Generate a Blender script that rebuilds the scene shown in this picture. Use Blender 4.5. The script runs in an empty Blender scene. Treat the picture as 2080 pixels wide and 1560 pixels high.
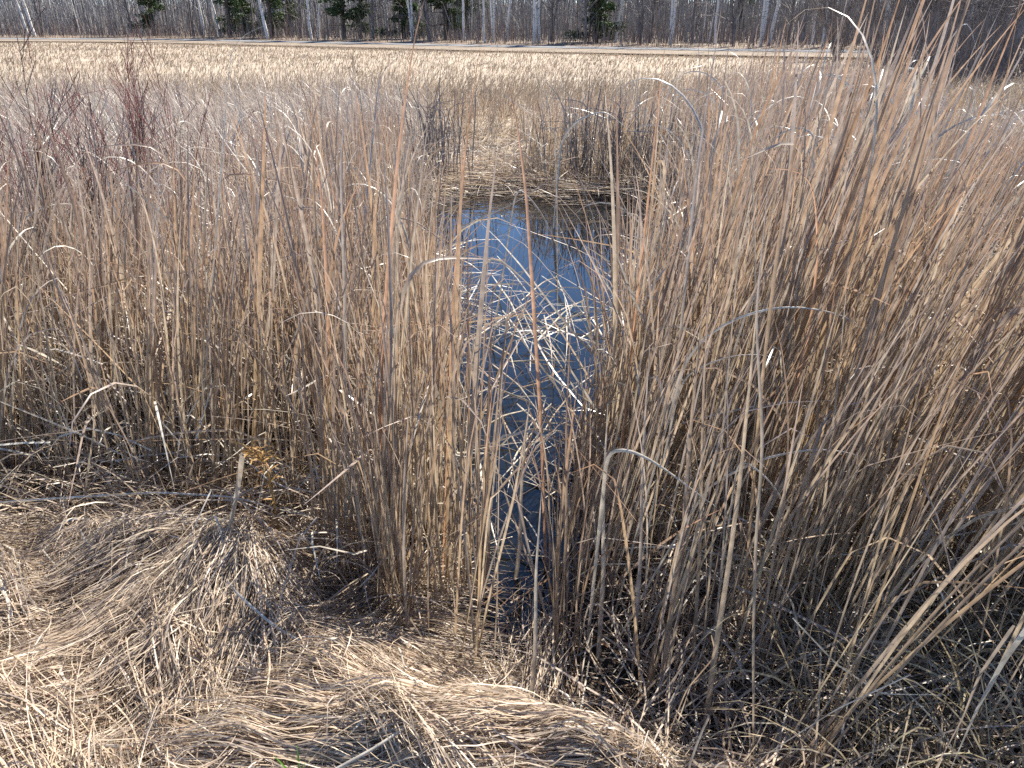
import bpy, math
import numpy as np
from mathutils import Vector, Matrix, Euler

rng = np.random.default_rng(7)
PI = math.pi
scene = bpy.context.scene

# ------------------------------------------------------------------ camera
CAMZ, FPX, PITCH = 1.90, 1571.0, math.radians(25.2)
cam_d = bpy.data.cameras.new('camera')
cam = bpy.data.objects.new('camera', cam_d)
scene.collection.objects.link(cam)
cam.location = (0, 0, CAMZ)
cam.rotation_euler = (PI/2 - PITCH, 0, 0)
cam_d.sensor_width = 36
cam_d.lens = 36 * FPX / 2080
cam_d.clip_start = 0.05
cam_d.clip_end = 3000
scene.camera = cam

# ------------------------------------------------------------------ world, sun, exposure
SUN_EL, SUN_AZ = math.radians(51), math.radians(38)      # azimuth from +Y towards +X
world = bpy.data.worlds.new('World')
scene.world = world
world.use_nodes = True
wn = world.node_tree
for n in list(wn.nodes): wn.nodes.remove(n)
sky = wn.nodes.new('ShaderNodeTexSky'); sky.sky_type = 'NISHITA'
sky.sun_disc = False; sky.sun_elevation = SUN_EL; sky.sun_rotation = SUN_AZ
sky.air_density = 0.85; sky.dust_density = 0.0; sky.ozone_density = 8.0
bg = wn.nodes.new('ShaderNodeBackground'); bg.inputs['Strength'].default_value = 0.092
wo = wn.nodes.new('ShaderNodeOutputWorld')
wn.links.new(sky.outputs[0], bg.inputs[0]); wn.links.new(bg.outputs[0], wo.inputs[0])
sd = bpy.data.lights.new('sun', 'SUN'); sun = bpy.data.objects.new('sun', sd)
scene.collection.objects.link(sun)
sd.energy = 5.0; sd.angle = math.radians(0.55); sd.color = (1.0, 0.95, 0.86)
sv = Vector((math.cos(SUN_EL)*math.sin(SUN_AZ), math.cos(SUN_EL)*math.cos(SUN_AZ), math.sin(SUN_EL)))
sun.rotation_euler = sv.to_track_quat('Z', 'Y').to_euler()
sun.location = (5, 10, 30)
scene.view_settings.view_transform = 'Standard'
scene.view_settings.look = 'None'
scene.view_settings.gamma = 1.0
scene.view_settings.exposure = 1.52
scene.view_settings.use_curve_mapping = False
scene.render.engine = 'CYCLES'
cy = scene.cycles
cy.max_bounces = 6; cy.diffuse_bounces = 3; cy.glossy_bounces = 3; cy.transmission_bounces = 3
cy.caustics_reflective = False; cy.caustics_refractive = False
cy.use_denoising = False
cy.sample_clamp_indirect = 6

# ------------------------------------------------------------------ materials
def new_mat(name):
    m = bpy.data.materials.new(name); m.use_nodes = True
    nt = m.node_tree
    for n in list(nt.nodes): nt.nodes.remove(n)
    return m, nt
def ramp(nt, stops, interp='LINEAR'):
    r = nt.nodes.new('ShaderNodeValToRGB'); cr = r.color_ramp; cr.interpolation = interp
    while len(cr.elements) > 1: cr.elements.remove(cr.elements[0])
    cr.elements[0].position = stops[0][0]; cr.elements[0].color = (*stops[0][1], 1)
    for p, c in stops[1:]:
        e = cr.elements.new(p); e.color = (*c, 1)
    return r
def attr(nt, name):
    a = nt.nodes.new('ShaderNodeAttribute'); a.attribute_name = name; return a
def math_n(nt, op, a, b=None):
    n = nt.nodes.new('ShaderNodeMath'); n.operation = op
    for i, v in enumerate((a, b)):
        if v is None: continue
        if isinstance(v, (int, float)): n.inputs[i].default_value = v
        else: nt.links.new(v, n.inputs[i])
    return n.outputs[0]
def mix_c(nt, fac, a, b, mode='MIX'):
    n = nt.nodes.new('ShaderNodeMix'); n.data_type = 'RGBA'; n.blend_type = mode
    for key, v in ((0, fac), (6, a), (7, b)):
        if isinstance(v, (int, float)): n.inputs[key].default_value = v
        elif isinstance(v, tuple): n.inputs[key].default_value = (*v, 1)
        else: nt.links.new(v, n.inputs[key])
    return n.outputs[2]

def blade_mat(name, stops, tip=None, rough=0.42, spec=0.5, trans=0.28, speckle=0.5, tipstart=0.45, nscale=28):
    """dead leaf: hue picked per blade ('rnd' attribute + object random), tip tint along 't', blotchy grain."""
    m, nt = new_mat(name)
    oi = nt.nodes.new('ShaderNodeObjectInfo')
    f = math_n(nt, 'FRACT', math_n(nt, 'ADD', attr(nt, 'rnd').outputs['Fac'], oi.outputs['Random']))
    col = ramp(nt, stops); nt.links.new(f, col.inputs[0]); c = col.outputs[0]
    if tip:
        t = attr(nt, 't').outputs['Fac']
        mr = nt.nodes.new('ShaderNodeMapRange'); nt.links.new(t, mr.inputs[0])
        mr.inputs[1].default_value = tipstart; mr.inputs[2].default_value = 1.0
        tr = ramp(nt, tip); nt.links.new(f, tr.inputs[0])
        c = mix_c(nt, math_n(nt, 'MULTIPLY', mr.outputs[0], 0.8), c, tr.outputs[0])
    nz = nt.nodes.new('ShaderNodeTexNoise'); nz.inputs['Scale'].default_value = nscale; nz.inputs['Detail'].default_value = 4
    g = nt.nodes.new('ShaderNodeNewGeometry')
    nt.links.new(g.outputs['Position'], nz.inputs['Vector'])
    sp = nt.nodes.new('ShaderNodeMapRange'); nt.links.new(nz.outputs[0], sp.inputs[0])
    sp.inputs[1].default_value = 0.3; sp.inputs[2].default_value = 0.7
    sp.inputs[3].default_value = 1-speckle; sp.inputs[4].default_value = 1.12
    v = nt.nodes.new('ShaderNodeCombineColor')
    for i in range(3): nt.links.new(sp.outputs[0], v.inputs[i])
    c = mix_c(nt, 1.0, c, v.outputs[0], 'MULTIPLY')
    p = nt.nodes.new('ShaderNodeBsdfPrincipled')
    nt.links.new(c, p.inputs['Base Color']); p.inputs['Roughness'].default_value = rough
    p.inputs['Specular IOR Level'].default_value = spec
    tb = nt.nodes.new('ShaderNodeBsdfTranslucent'); nt.links.new(c, tb.inputs[0])
    mx = nt.nodes.new('ShaderNodeMixShader'); mx.inputs[0].default_value = trans
    nt.links.new(p.outputs[0], mx.inputs[1]); nt.links.new(tb.outputs[0], mx.inputs[2])
    o = nt.nodes.new('ShaderNodeOutputMaterial'); nt.links.new(mx.outputs[0], o.inputs[0])
    return m

REED = [(0.0,(.44,.31,.19)),(.15,(.36,.26,.18)),(.3,(.50,.40,.28)),(.45,(.32,.25,.20)),(.6,(.46,.34,.22)),(.75,(.38,.32,.27)),(.9,(.27,.20,.155)),(1.0,(.44,.31,.19))]
REEDTIP = [(0.0,(.36,.19,.11)),(.15,(.30,.20,.155)),(.3,(.42,.33,.26)),(.45,(.30,.24,.23)),(.6,(.38,.22,.14)),(.75,(.33,.27,.25)),(.9,(.30,.16,.10)),(1.0,(.36,.19,.11))]
REED = [(p, (c[0]*1.14, c[1]*1.15, c[2]*1.12)) for p, c in REED]
REEDTIP = [(p, (c[0]*1.12, c[1]*1.14, c[2]*1.12)) for p, c in REEDTIP]
M_reed = blade_mat('dead_reed_leaf', REED, REEDTIP, rough=.40, spec=.6, trans=.42, speckle=.4, tipstart=.5)
M_grass = blade_mat('flattened_grass', [(0,(.58,.45,.31)),(.2,(.45,.33,.23)),(.4,(.66,.55,.41)),(.55,(.36,.26,.19)),(.7,(.61,.49,.35)),(.85,(.54,.44,.36)),(1,(.58,.45,.31))], None, rough=.45, spec=.5, trans=.34)
M_brown = blade_mat('brown_litter', [(0,(.30,.17,.09)),(.25,(.20,.12,.075)),(.5,(.36,.25,.16)),(.75,(.25,.17,.12)),(1,(.30,.17,.09))], None, rough=.5, spec=.4, trans=.2)
M_pale = blade_mat('bleached_glint_reed', [(0,(.62,.54,.42)),(.3,(.52,.46,.38)),(.6,(.66,.60,.48)),(.8,(.45,.40,.34)),(1,(.62,.54,.42))], None, rough=.36, spec=.7, trans=.2)  # bleached leaves; also paints the sun glint on bowed ones
M_sedge = blade_mat('grey_sedge', [(0,(.61,.53,.42)),(.2,(.45,.37,.29)),(.4,(.67,.59,.47)),(.6,(.36,.27,.22)),(.8,(.56,.48,.40)),(1,(.60,.53,.46))], [(0,(.46,.34,.27)),(.5,(.52,.45,.40)),(1,(.46,.34,.27))], rough=.42, spec=.6, trans=.4, tipstart=.6)
M_field = blade_mat('field_straw', [(0,(.39,.305,.215)),(.3,(.31,.235,.165)),(.6,(.44,.36,.265)),(.8,(.33,.235,.15)),(1,(.39,.305,.215))], None, rough=.6, spec=.25, trans=.3, speckle=.42, nscale=.5)
M_orange = blade_mat('cinnamon_reed', [(0,(.60,.34,.19)),(.5,(.54,.32,.20)),(1,(.60,.34,.19))], None, rough=.4, spec=.5, trans=.5, speckle=.4)
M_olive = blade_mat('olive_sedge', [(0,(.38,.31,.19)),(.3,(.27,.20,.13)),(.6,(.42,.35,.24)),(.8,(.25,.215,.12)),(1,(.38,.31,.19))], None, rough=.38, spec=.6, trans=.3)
M_green = blade_mat('green_shoot_leaf', [(0,(.14,.30,.04)),(.5,(.18,.36,.06)),(1,(.14,.30,.04))], None, rough=.4, spec=.5, trans=.4, speckle=.2)
M_gold = blade_mat('golden_dry_flower', [(0,(.52,.33,.12)),(.5,(.44,.24,.09)),(1,(.52,.33,.12))], None, rough=.5, spec=.4, trans=.35)
M_needle = blade_mat('pine_needles', [(0,(.08,.115,.04)),(.3,(.05,.08,.035)),(.6,(.12,.16,.05)),(.8,(.07,.10,.045)),(1,(.08,.115,.04))], None, rough=.5, spec=.4, trans=.25, speckle=.3)

def bark_mat(name, c1, c2, scale=14, rough=.8, zs=1.0, lo=.42, hi=.6, spec=.3):
    m, nt = new_mat(name)
    tc = nt.nodes.new('ShaderNodeTexCoord'); mp = nt.nodes.new('ShaderNodeMapping')
    mp.inputs['Scale'].default_value = (1, 1, zs); nt.links.new(tc.outputs['Object'], mp.inputs[0])
    nz = nt.nodes.new('ShaderNodeTexNoise'); nz.inputs['Scale'].default_value = scale; nz.inputs['Detail'].default_value = 5
    nt.links.new(mp.outputs[0], nz.inputs['Vector'])
    r = ramp(nt, [(lo, c1), (hi, c2)]); nt.links.new(nz.outputs[0], r.inputs[0])
    p = nt.nodes.new('ShaderNodeBsdfPrincipled'); nt.links.new(r.outputs[0], p.inputs['Base Color'])
    p.inputs['Roughness'].default_value = rough; p.inputs['Specular IOR Level'].default_value = spec
    bp = nt.nodes.new('ShaderNodeBump'); bp.inputs['Strength'].default_value = .5; bp.inputs['Distance'].default_value = .01
    nt.links.new(nz.outputs[0], bp.inputs['Height']); nt.links.new(bp.outputs[0], p.inputs['Normal'])
    o = nt.nodes.new('ShaderNodeOutputMaterial'); nt.links.new(p.outputs[0], o.inputs[0])
    return m
M_birch = bark_mat('birch_bark', (.10,.09,.08), (.62,.59,.55), 5, zs=3.0, lo=.34, hi=.44)
M_bark = bark_mat('grey_bark', (.10,.085,.08), (.22,.19,.175), 9, zs=.3)
M_pinebark = bark_mat('pine_bark', (.05,.038,.03), (.13,.095,.075), 9, zs=.3)
M_twig = bark_mat('brush_twigs', (.18,.168,.16), (.36,.345,.33), 1.2)
M_red = bark_mat('dogwood_bark', (.11,.028,.022), (.24,.065,.045), 25, rough=.45, spec=.5)
M_willow = bark_mat('dark_willow_bark', (.045,.036,.032), (.12,.10,.09), 30, rough=.6)
M_seed = bark_mat('seed_head_felt', (.07,.03,.015), (.14,.065,.03), 60)

def ground_mat(name, stops, scale, rough=.95, bump=.3, bdist=.02):
    m, nt = new_mat(name)
    tc = nt.nodes.new('ShaderNodeTexCoord')
    nz = nt.nodes.new('ShaderNodeTexNoise'); nz.inputs['Scale'].default_value = scale
    nz.inputs['Detail'].default_value = 8; nz.inputs['Roughness'].default_value = .7
    nt.links.new(tc.outputs['Object'], nz.inputs['Vector'])
    r = ramp(nt, stops); nt.links.new(nz.outputs[0], r.inputs[0])
    p = nt.nodes.new('ShaderNodeBsdfPrincipled'); nt.links.new(r.outputs[0], p.inputs['Base Color'])
    p.inputs['Roughness'].default_value = rough
    bp = nt.nodes.new('ShaderNodeBump'); bp.inputs['Strength'].default_value = bump; bp.inputs['Distance'].default_value = bdist
    nt.links.new(nz.outputs[0], bp.inputs['Height']); nt.links.new(bp.outputs[0], p.inputs['Normal'])
    o = nt.nodes.new('ShaderNodeOutputMaterial'); nt.links.new(p.outputs[0], o.inputs[0])
    return m
M_mud = ground_mat('peat', [(.35,(.010,.008,.006)),(.65,(.035,.026,.018))], 14, rough=.9, bump=.8)
M_dryground = ground_mat('dry_meadow', [(.3,(.21,.155,.105)),(.5,(.30,.235,.165)),(.7,(.37,.30,.215))], .8)
M_floor = ground_mat('leaf_litter', [(.3,(.12,.085,.06)),(.7,(.24,.18,.13))], 2)
M_verge = ground_mat('road_verge', [(.3,(.12,.09,.06)),(.7,(.24,.18,.12))], 1.5)
M_asphalt = ground_mat('worn_asphalt', [(.3,(.12,.12,.12)),(.7,(.17,.17,.17))], 3, rough=1.0)

m, nt = new_mat('pond_water'); M_water = m
p = nt.nodes.new('ShaderNodeBsdfPrincipled')
p.inputs['Base Color'].default_value = (.006,.007,.008,1); p.inputs['Roughness'].default_value = .015
p.inputs['IOR'].default_value = 1.333; p.inputs['Specular IOR Level'].default_value = .5
tc = nt.nodes.new('ShaderNodeTexCoord'); nz = nt.nodes.new('ShaderNodeTexNoise'); nz.inputs['Scale'].default_value = 5
nt.links.new(tc.outputs['Object'], nz.inputs['Vector'])
bp = nt.nodes.new('ShaderNodeBump'); bp.inputs['Strength'].default_value = .05; bp.inputs['Distance'].default_value = .01
nt.links.new(nz.outputs[0], bp.inputs['Height']); nt.links.new(bp.outputs[0], p.inputs['Normal'])
o = nt.nodes.new('ShaderNodeOutputMaterial'); nt.links.new(p.outputs[0], o.inputs[0])

# ------------------------------------------------------------------ object helpers
COL = scene.collection
def tag(o, label=None, cat=None, group=None, kind=None):
    if label: o['label'] = label
    if cat: o['category'] = cat
    if group: o['group'] = group
    if kind: o['kind'] = kind
    return o
def link(name, me, parent=None, loc=None):
    o = bpy.data.objects.new(name, me); COL.objects.link(o)
    if parent: o.parent = parent
    if loc is not None: o.location = loc
    return o
def empty(name, loc):
    return link(name, None, None, loc)
def mesh_np(name, V, F, mat, attrs=None, smooth=True):
    """V (n,3), F (m,k) all faces of k corners"""
    V = np.asarray(V, dtype=np.float32); F = np.asarray(F, dtype=np.int32)
    me = bpy.data.meshes.new(name)
    me.vertices.add(len(V)); me.vertices.foreach_set('co', V.ravel())
    k = F.shape[1]
    me.loops.add(F.size); me.loops.foreach_set('vertex_index', F.ravel())
    me.polygons.add(len(F)); me.polygons.foreach_set('loop_start', np.arange(0, F.size, k, dtype=np.int32))
    for nme, arr in (attrs or {}).items():
        a = me.attributes.new(nme, 'FLOAT', 'POINT'); a.data.foreach_set('value', np.asarray(arr, dtype=np.float32).ravel())
    me.update(calc_edges=True)
    me.polygons.foreach_set('use_smooth', np.full(len(F), smooth))
    me.materials.append(mat)
    return me

def ribbon(P, Wv, Nv, W, prof, vee=True, fold=0.16):
    """P (N,S,3) centre line, Wv/Nv (N,S,3) unit width/normal, W (N,), prof (S,) -> V, F"""
    N, S, _ = P.shape
    hw = (W[:, None]*.5*prof[None, :])[..., None]
    if vee:
        V = np.stack([P - Wv*hw, P + Nv*hw*2*fold, P + Wv*hw], 2); c = 3
    else:
        V = np.stack([P - Wv*hw, P + Wv*hw], 2); c = 2
    idx = np.arange(N*S*c).reshape(N, S, c)
    fs = []
    for j in range(c-1):
        fs.append(np.stack([idx[:, :-1, j], idx[:, :-1, j+1], idx[:, 1:, j+1], idx[:, 1:, j]], -1).reshape(-1, 4))
    return V.reshape(-1, 3), np.concatenate(fs), c

def attrs_for(N, S, c, rnd=None, rr=None):
    if rnd is None: rnd = (rr or rng).random(N)
    t = np.linspace(0, 1, S)
    return {'rnd': np.repeat(rnd, S*c), 't': np.tile(np.repeat(t, c), N)}

def norm(a): return a/np.maximum(np.linalg.norm(a, axis=-1, keepdims=True), 1e-9)

def standing(P0, az, lean, curl, L, W, S=7, pw=2.0, kink=None, kinkpos=None, vee=True, wob=.05, twist=1.0, r=None, taper=.35, floor=None):
    """vectorised upright blades; returns V, F, cols-per-row, centre line"""
    r = r or rng
    N = len(az); s = np.linspace(0, 1, S+1)
    th = lean[:, None] + curl[:, None]*s[None, :]**(pw if np.isscalar(pw) else pw[:, None])
    if kink is not None:
        th = th + kink[:, None]/(1+np.exp(-(s[None, :]-kinkpos[:, None])*45))
    a = az[:, None] + (r.normal(0, 1, (N, 1))*wob*3)*s[None, :]
    th = th + r.normal(0, wob, (N, 1))*np.sin(s[None, :]*PI*1.3 + r.random((N, 1))*6)
    T = np.stack([np.sin(th)*np.cos(a), np.sin(th)*np.sin(a), np.cos(th)], -1)
    step = (L/S)[:, None, None]
    P = P0[:, None, :] + np.concatenate([np.zeros((N, 1, 3)), np.cumsum((T[:, :-1]+T[:, 1:])*.5*step, 1)], 1)
    if floor is not None:
        P[..., 2] = np.maximum(P[..., 2], floor)
    A = np.stack([-np.sin(a), np.cos(a), np.zeros_like(a)], -1)
    B = np.cross(T, A)
    ph = (r.random((N, 1))-.5)*PI*.9 + twist*(r.random((N, 1))-.5)*s[None, :]*2
    Wv = A*np.cos(ph)[..., None] + B*np.sin(ph)[..., None]
    Nv = np.cross(Wv, T)
    prof = np.minimum(1, ((1-s)/taper + .02))**.7
    V, F, c = ribbon(P, Wv, Nv, W, prof, vee)
    return V, F, c, P

# ------------------------------------------------------------------ pixel -> world (layout only)
CP, SP = math.cos(PITCH), math.sin(PITCH)
def ray(x, y):
    u, v = x-1040, y-780
    return np.array([u, FPX*CP - v*SP, -FPX*SP - v*CP])
def on_z(x, y, z=0.0):
    d = ray(x, y); k = (z-CAMZ)/d[2]
    return np.array([0, 0, CAMZ]) + d*k
def at_Y(x, y, Y):
    d = ray(x, y); return np.array([0, 0, CAMZ]) + d*(Y/d[1])

# ------------------------------------------------------------------ terrain
PY = np.array([2.05, 2.3, 2.9, 3.6, 4.6, 5.3, 6.3, 7.4, 8.4, 9.3])
PL = np.array([.00, -.14, -.18, -.24, -.34, -.50, -.72, -.92, -1.05, -.45])
PR = np.array([.05, .15, .20, .34, .90, 1.12, 1.35, 1.75, 2.3, 1.7])
def in_pool(x, y, grow=0.0):
    """signed: positive inside (metres from the side edges)"""
    l = np.interp(y, PY, PL); r = np.interp(y, PY, PR)
    d = np.minimum(x-l, r-x)
    d = np.minimum(d, np.minimum(y-2.05, 9.3-y))
    # second pool on the right
    e = 1-np.sqrt(((x-3.6)/1.15)**2 + ((y-5.9)/1.05)**2)
    return np.maximum(d, e*.9) + grow
BX = np.array([-6, -2.6, -2.0, -1.4, -.8, -.62, -.2, .3, .62, 1.0, 1.5, 2.2, 6])
BY = np.array([3.0, 2.75, 2.62, 2.5, 2.45, 2.12, 1.76, 1.62, 1.45, 1.25, 1.2, 1.35, 1.6])
def nz2(x, y, f, s=0.0):
    return (np.sin(x*f+1.3+s)*np.cos(y*f*1.13+.7-s) + .6*np.sin(x*f*2.1-y*f*1.7+2.2*s+.4) + .4*np.cos(x*f*3.3+y*f*2.9+s*3.1))/2
def sstep(t): t = np.clip(t, 0, 1); return t*t*(3-2*t)
def H(x, y):
    x = np.asarray(x, float); y = np.asarray(y, float)
    marsh = .012 + .045*nz2(x, y, 2.6) + .03*nz2(x, y, 7.0, 1.0)
    far = .18*sstep((y-9.2)/3.0) + .25*sstep((y-14)/12)
    h = marsh + far
    p = in_pool(x, y)
    h = h - .35*sstep((p+.12)/.35)
    b = np.interp(x, BX, BY) - y
    bank = sstep((b+.05)/.42)
    hb = .20 + .075*nz2(x, y, 4.2, 2.0) + .045*nz2(x, y, 10.0, .5) - .10*sstep((x-.8)/.8)
    hb = hb + .14*np.exp(-(((x+1.05)/.42)**2 + ((y-2.25)/.22)**2)) + .10*np.exp(-(((x+.15)/.6)**2+((y-1.35)/.14)**2))
    h = h*(1-bank) + hb*bank
    return h

def grid(name, xs, ys, hf, mat):
    X, Y = np.meshgrid(xs, ys); Z = hf(X, Y)
    V = np.stack([X, Y, Z], -1).reshape(-1, 3)
    nx, ny = len(xs), len(ys); i = np.arange(nx*ny).reshape(ny, nx)
    F = np.stack([i[:-1, :-1], i[:-1, 1:], i[1:, 1:], i[1:, :-1]], -1).reshape(-1, 4)
    return mesh_np(name, V, F, mat)
# near marsh soil, then the meadow sheet that reaches the horizon
o = link('marsh_ground', grid('marsh_ground', np.linspace(-20, 20, 520), np.linspace(-3, 12, 240), H, M_mud)); tag(o, kind='structure')
# road centre line (pixels on the photograph -> metres on the plane z=.30)
ZR = .30
rpx = [(-900, 77.5), (-300, 78), (0, 78.8), (350, 80.5), (640, 86.5), (1040, 95), (1380, 100.5), (1690, 105), (2080, 110), (2700, 118)]
RP = np.array([on_z(a, b, ZR) for a, b in rpx])
def road_y(x): return np.interp(x, RP[:, 0], RP[:, 1])
def Hfar(x, y):
    ry = road_y(x)
    d = y - ry
    h = .40 + .05*nz2(x, y, .25) - .35*np.exp(-((d+9)/4.0)**2)*.5
    h = np.where(y < 13, np.minimum(h, -.35+.0*y + (y-12)*.75), h)
    on = sstep(1-(np.abs(d)-4.6)/3.0)
    h = h*(1-on) + (ZR-.03)*on
    h = h + sstep((d-12)/60)*2.2 + sstep((d-60)/300)*6
    return h
ysf = np.concatenate([np.linspace(-60, 11.5, 12), np.linspace(12, 30, 40), np.linspace(30.5, 110, 160), np.geomspace(112, 1500, 30)])
xsf = np.concatenate([-np.geomspace(90, 1500, 14)[::-1], np.linspace(-88, 88, 180), np.geomspace(90, 1500, 14)])
def Hmead(x, y):
    near = (y < 12)
    return np.where(near, -.45, Hfar(x, y))
o = link('meadow_ground', grid('meadow_ground', xsf, ysf, Hmead, M_dryground)); tag(o, kind='structure')
# forest floor as its own sheet behind the road
def ffloor():
    xs = np.linspace(-120, 90, 120); t = np.linspace(0, 1, 30)
    X, T = np.meshgrid(xs, t); Y = road_y(X) + 2.0 + T*180
    Z = Hfar(X, Y) + .012
    V = np.stack([X, Y, Z], -1).reshape(-1, 3); i = np.arange(V.shape[0]).reshape(30, 120)
    F = np.stack([i[:-1, :-1], i[:-1, 1:], i[1:, 1:], i[1:, :-1]], -1).reshape(-1, 4)
    return mesh_np('forest_floor', V, F, M_floor)
tag(link('forest_floor', ffloor()), kind='structure')
def strip(name, off0, off1, z, mat, crown=0.0):
    xs = np.linspace(RP[0, 0], RP[-1, 0], 160); V = []
    yy = road_y(xs); k = np.ones(9)/9
    yp = np.pad(yy, 4, mode='edge'); yy = np.convolve(yp, k, 'valid')
    for x, y in zip(xs, yy):
        V.append((x, y+off0, z)); V.append((x, y+(off0+off1)/2, z+crown)); V.append((x, y+off1, z))
    F = []
    for i in range(len(xs)-1):
        for j in (0, 1):
            F.append((3*i+j, 3*i+3+j, 3*i+4+j, 3*i+1+j))
    return mesh_np(name, V, F, mat)
tag(link('road', strip('road', -1.9, 1.8, ZR+.03, M_asphalt, .04)), kind='structure')
tag(link('road_verge', strip('road_verge', -8.5, -1.91, ZR+.012, M_verge, 0.0)), kind='structure')
wv = [(-19.8, -2.8, 0), (19.8, -2.8, 0), (19.8, 11.9, 0), (-19.8, 11.9, 0)]
tag(link('water', mesh_np('water', wv, [(0, 1, 2, 3)], M_water)), kind='structure')

# ------------------------------------------------------------------ tubes
def tube_mesh(name, lines, mat, sides=5):
    """lines: list of (pts (k,3), radii (k,))"""
    Vs, Fs, base, rn = [], [], 0, []
    ang = np.linspace(0, 2*PI, sides, endpoint=False)
    for pts, rad in lines:
        pts = np.asarray(pts, float); k = len(pts)
        T = norm(np.gradient(pts, axis=0))
        ref = np.array([0, 1.0, .13]) if abs(T[0][1]) < .9 else np.array([1.0, 0, 0])
        A = norm(np.cross(T, ref)); B = np.cross(T, A)
        ring = pts[:, None] + (A[:, None]*np.cos(ang)[None, :, None] + B[:, None]*np.sin(ang)[None, :, None])*np.asarray(rad)[:, None, None]
        Vs.append(ring.reshape(-1, 3)); i = base + np.arange(k*sides).reshape(k, sides)
        j = np.roll(i, -1, 1)
        Fs.append(np.stack([i[:-1], j[:-1], j[1:], i[1:]], -1).reshape(-1, 4)); base += k*sides
    return mesh_np(name, np.concatenate(Vs), np.concatenate(Fs), mat)

def branch(p, d, L, r0, depth, out, rg, curve=.25, n=6, up=.15, kids=4, spread=.7, rmin=.002):
    d = norm(np.array(d, float)); pts = [np.array(p, float)]; seg = L/(n-1); cur = d.copy()
    dirs = [d]
    for _ in range(n-1):
        cur = norm(cur + rg.normal(0, curve, 3)*.4 + np.array([0, 0, up])*.25)
        pts.append(pts[-1]+cur*seg); dirs.append(cur)
    rad = np.linspace(r0, max(r0*.25, rmin), n)
    out.append((np.array(pts), rad))
    if depth > 0:
        for q in range(kids):
            f = rg.uniform(.25, .95); i = min(n-2, int(f*(n-1)))
            pp = pts[i] + (pts[i+1]-pts[i])*rg.random()
            side = norm(np.cross(dirs[i], rg.normal(0, 1, 3)))
            nd = norm(dirs[i] + side*spread*rg.uniform(.6, 1.3))
            branch(pp, nd, L*rg.uniform(.3, .6)*(1.1-f*.4), max(rad[i]*.55, rmin), depth-1, out, rg, curve, n, up, kids, spread, rmin)

# ------------------------------------------------------------------ trees beyond the road
def at_forest(px, back, z=None):
    """world point on the forest side: px is the photograph column, back metres behind the road's centre line"""
    d = ray(px, 90); t = 30.0
    for _ in range(60):
        x = d[0]/d[1]*t; t = t*.5 + .5*(road_y(x)+back-4.5)
    x = d[0]/d[1]*t
    return np.array([x, t, float(Hfar(np.array(x), np.array(t)))])

def make_pine(seed, Ht=13.5, dense=1.0):
    rg = np.random.default_rng(seed)
    n = 9; zz = np.linspace(0, Ht, n)
    pts = np.stack([rg.normal(0, .05, n).cumsum()*.6, rg.normal(0, .05, n).cumsum()*.6, zz], -1)
    r0 = .17+.05*rg.random()
    trunk = tube_mesh('trunk', [(pts, np.linspace(r0, .02, n))], M_pinebark, 8)
    limbs, tuft = [], []
    z = rg.uniform(.6, 1.2)
    while z < Ht*.98:
        k = rg.integers(3, 6)
        reach = (1.5*(1-z/Ht)**.7+.2)*rg.uniform(.5, 1.35)
        cx = np.interp(z, zz, pts[:, 0]); cyy = np.interp(z, zz, pts[:, 1])
        for q in range(k):
            a = rg.random()*2*PI
            L = reach*rg.uniform(.6, 1.1)
            drop = -.25 if z < Ht*.5 else .15
            P = np.array([[cx+math.cos(a)*L*f, cyy+math.sin(a)*L*f, z+L*(drop*f+.18*f*f)] for f in (0, .33, .66, 1)])
            P[1:] += rg.normal(0, .04, (3, 3))
            limbs.append((P, np.array([.028, .02, .014, .006])))
            bare = z < Ht*.34 and rg.random() < .42*(2-dense)
            if bare: continue
            m = int(60*L*dense)+10
            f = rg.uniform(.25, 1.05, m)
            C = np.array([[np.interp(g, (0, .33, .66, 1), P[:, c]) for c in range(3)] for g in f])
            C += rg.normal(0, 1, (m, 3))*np.array([.20, .20, .15])*(0.6+L*.25)
            tuft.append(C)
        z += rg.uniform(.32, .62)
    C = np.concatenate(tuft); m = len(C)
    # every tuft: three crossing needle sprays
    V, F, R = [], [], []
    K = 3
    D = norm(rg.normal(0, 1, (m, K, 3))*np.array([1, 1, .55]))
    S_ = norm(np.cross(D, rg.normal(0, 1, (m, K, 3))))
    sz = rg.uniform(.12, .26, (m, K, 1)); w = sz*rg.uniform(.2, .36, (m, K, 1))
    Cc = C[:, None]
    V = np.stack([Cc-D*sz*.5-S_*w*.3, Cc-D*sz*.2+S_*w, Cc+D*sz*.6+S_*w*.2, Cc+D*sz*.1-S_*w], 2).reshape(-1, 3)
    F = np.arange(len(V)).reshape(-1, 4)
    rn = np.repeat(rg.random(m)*.9, K*4)
    crown = mesh_np('crown', V, F, M_needle, {'rnd': rn, 't': np.zeros(len(V))}, smooth=False)
    return trunk, tube_mesh('limbs', limbs, M_pinebark, 4), crown

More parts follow.
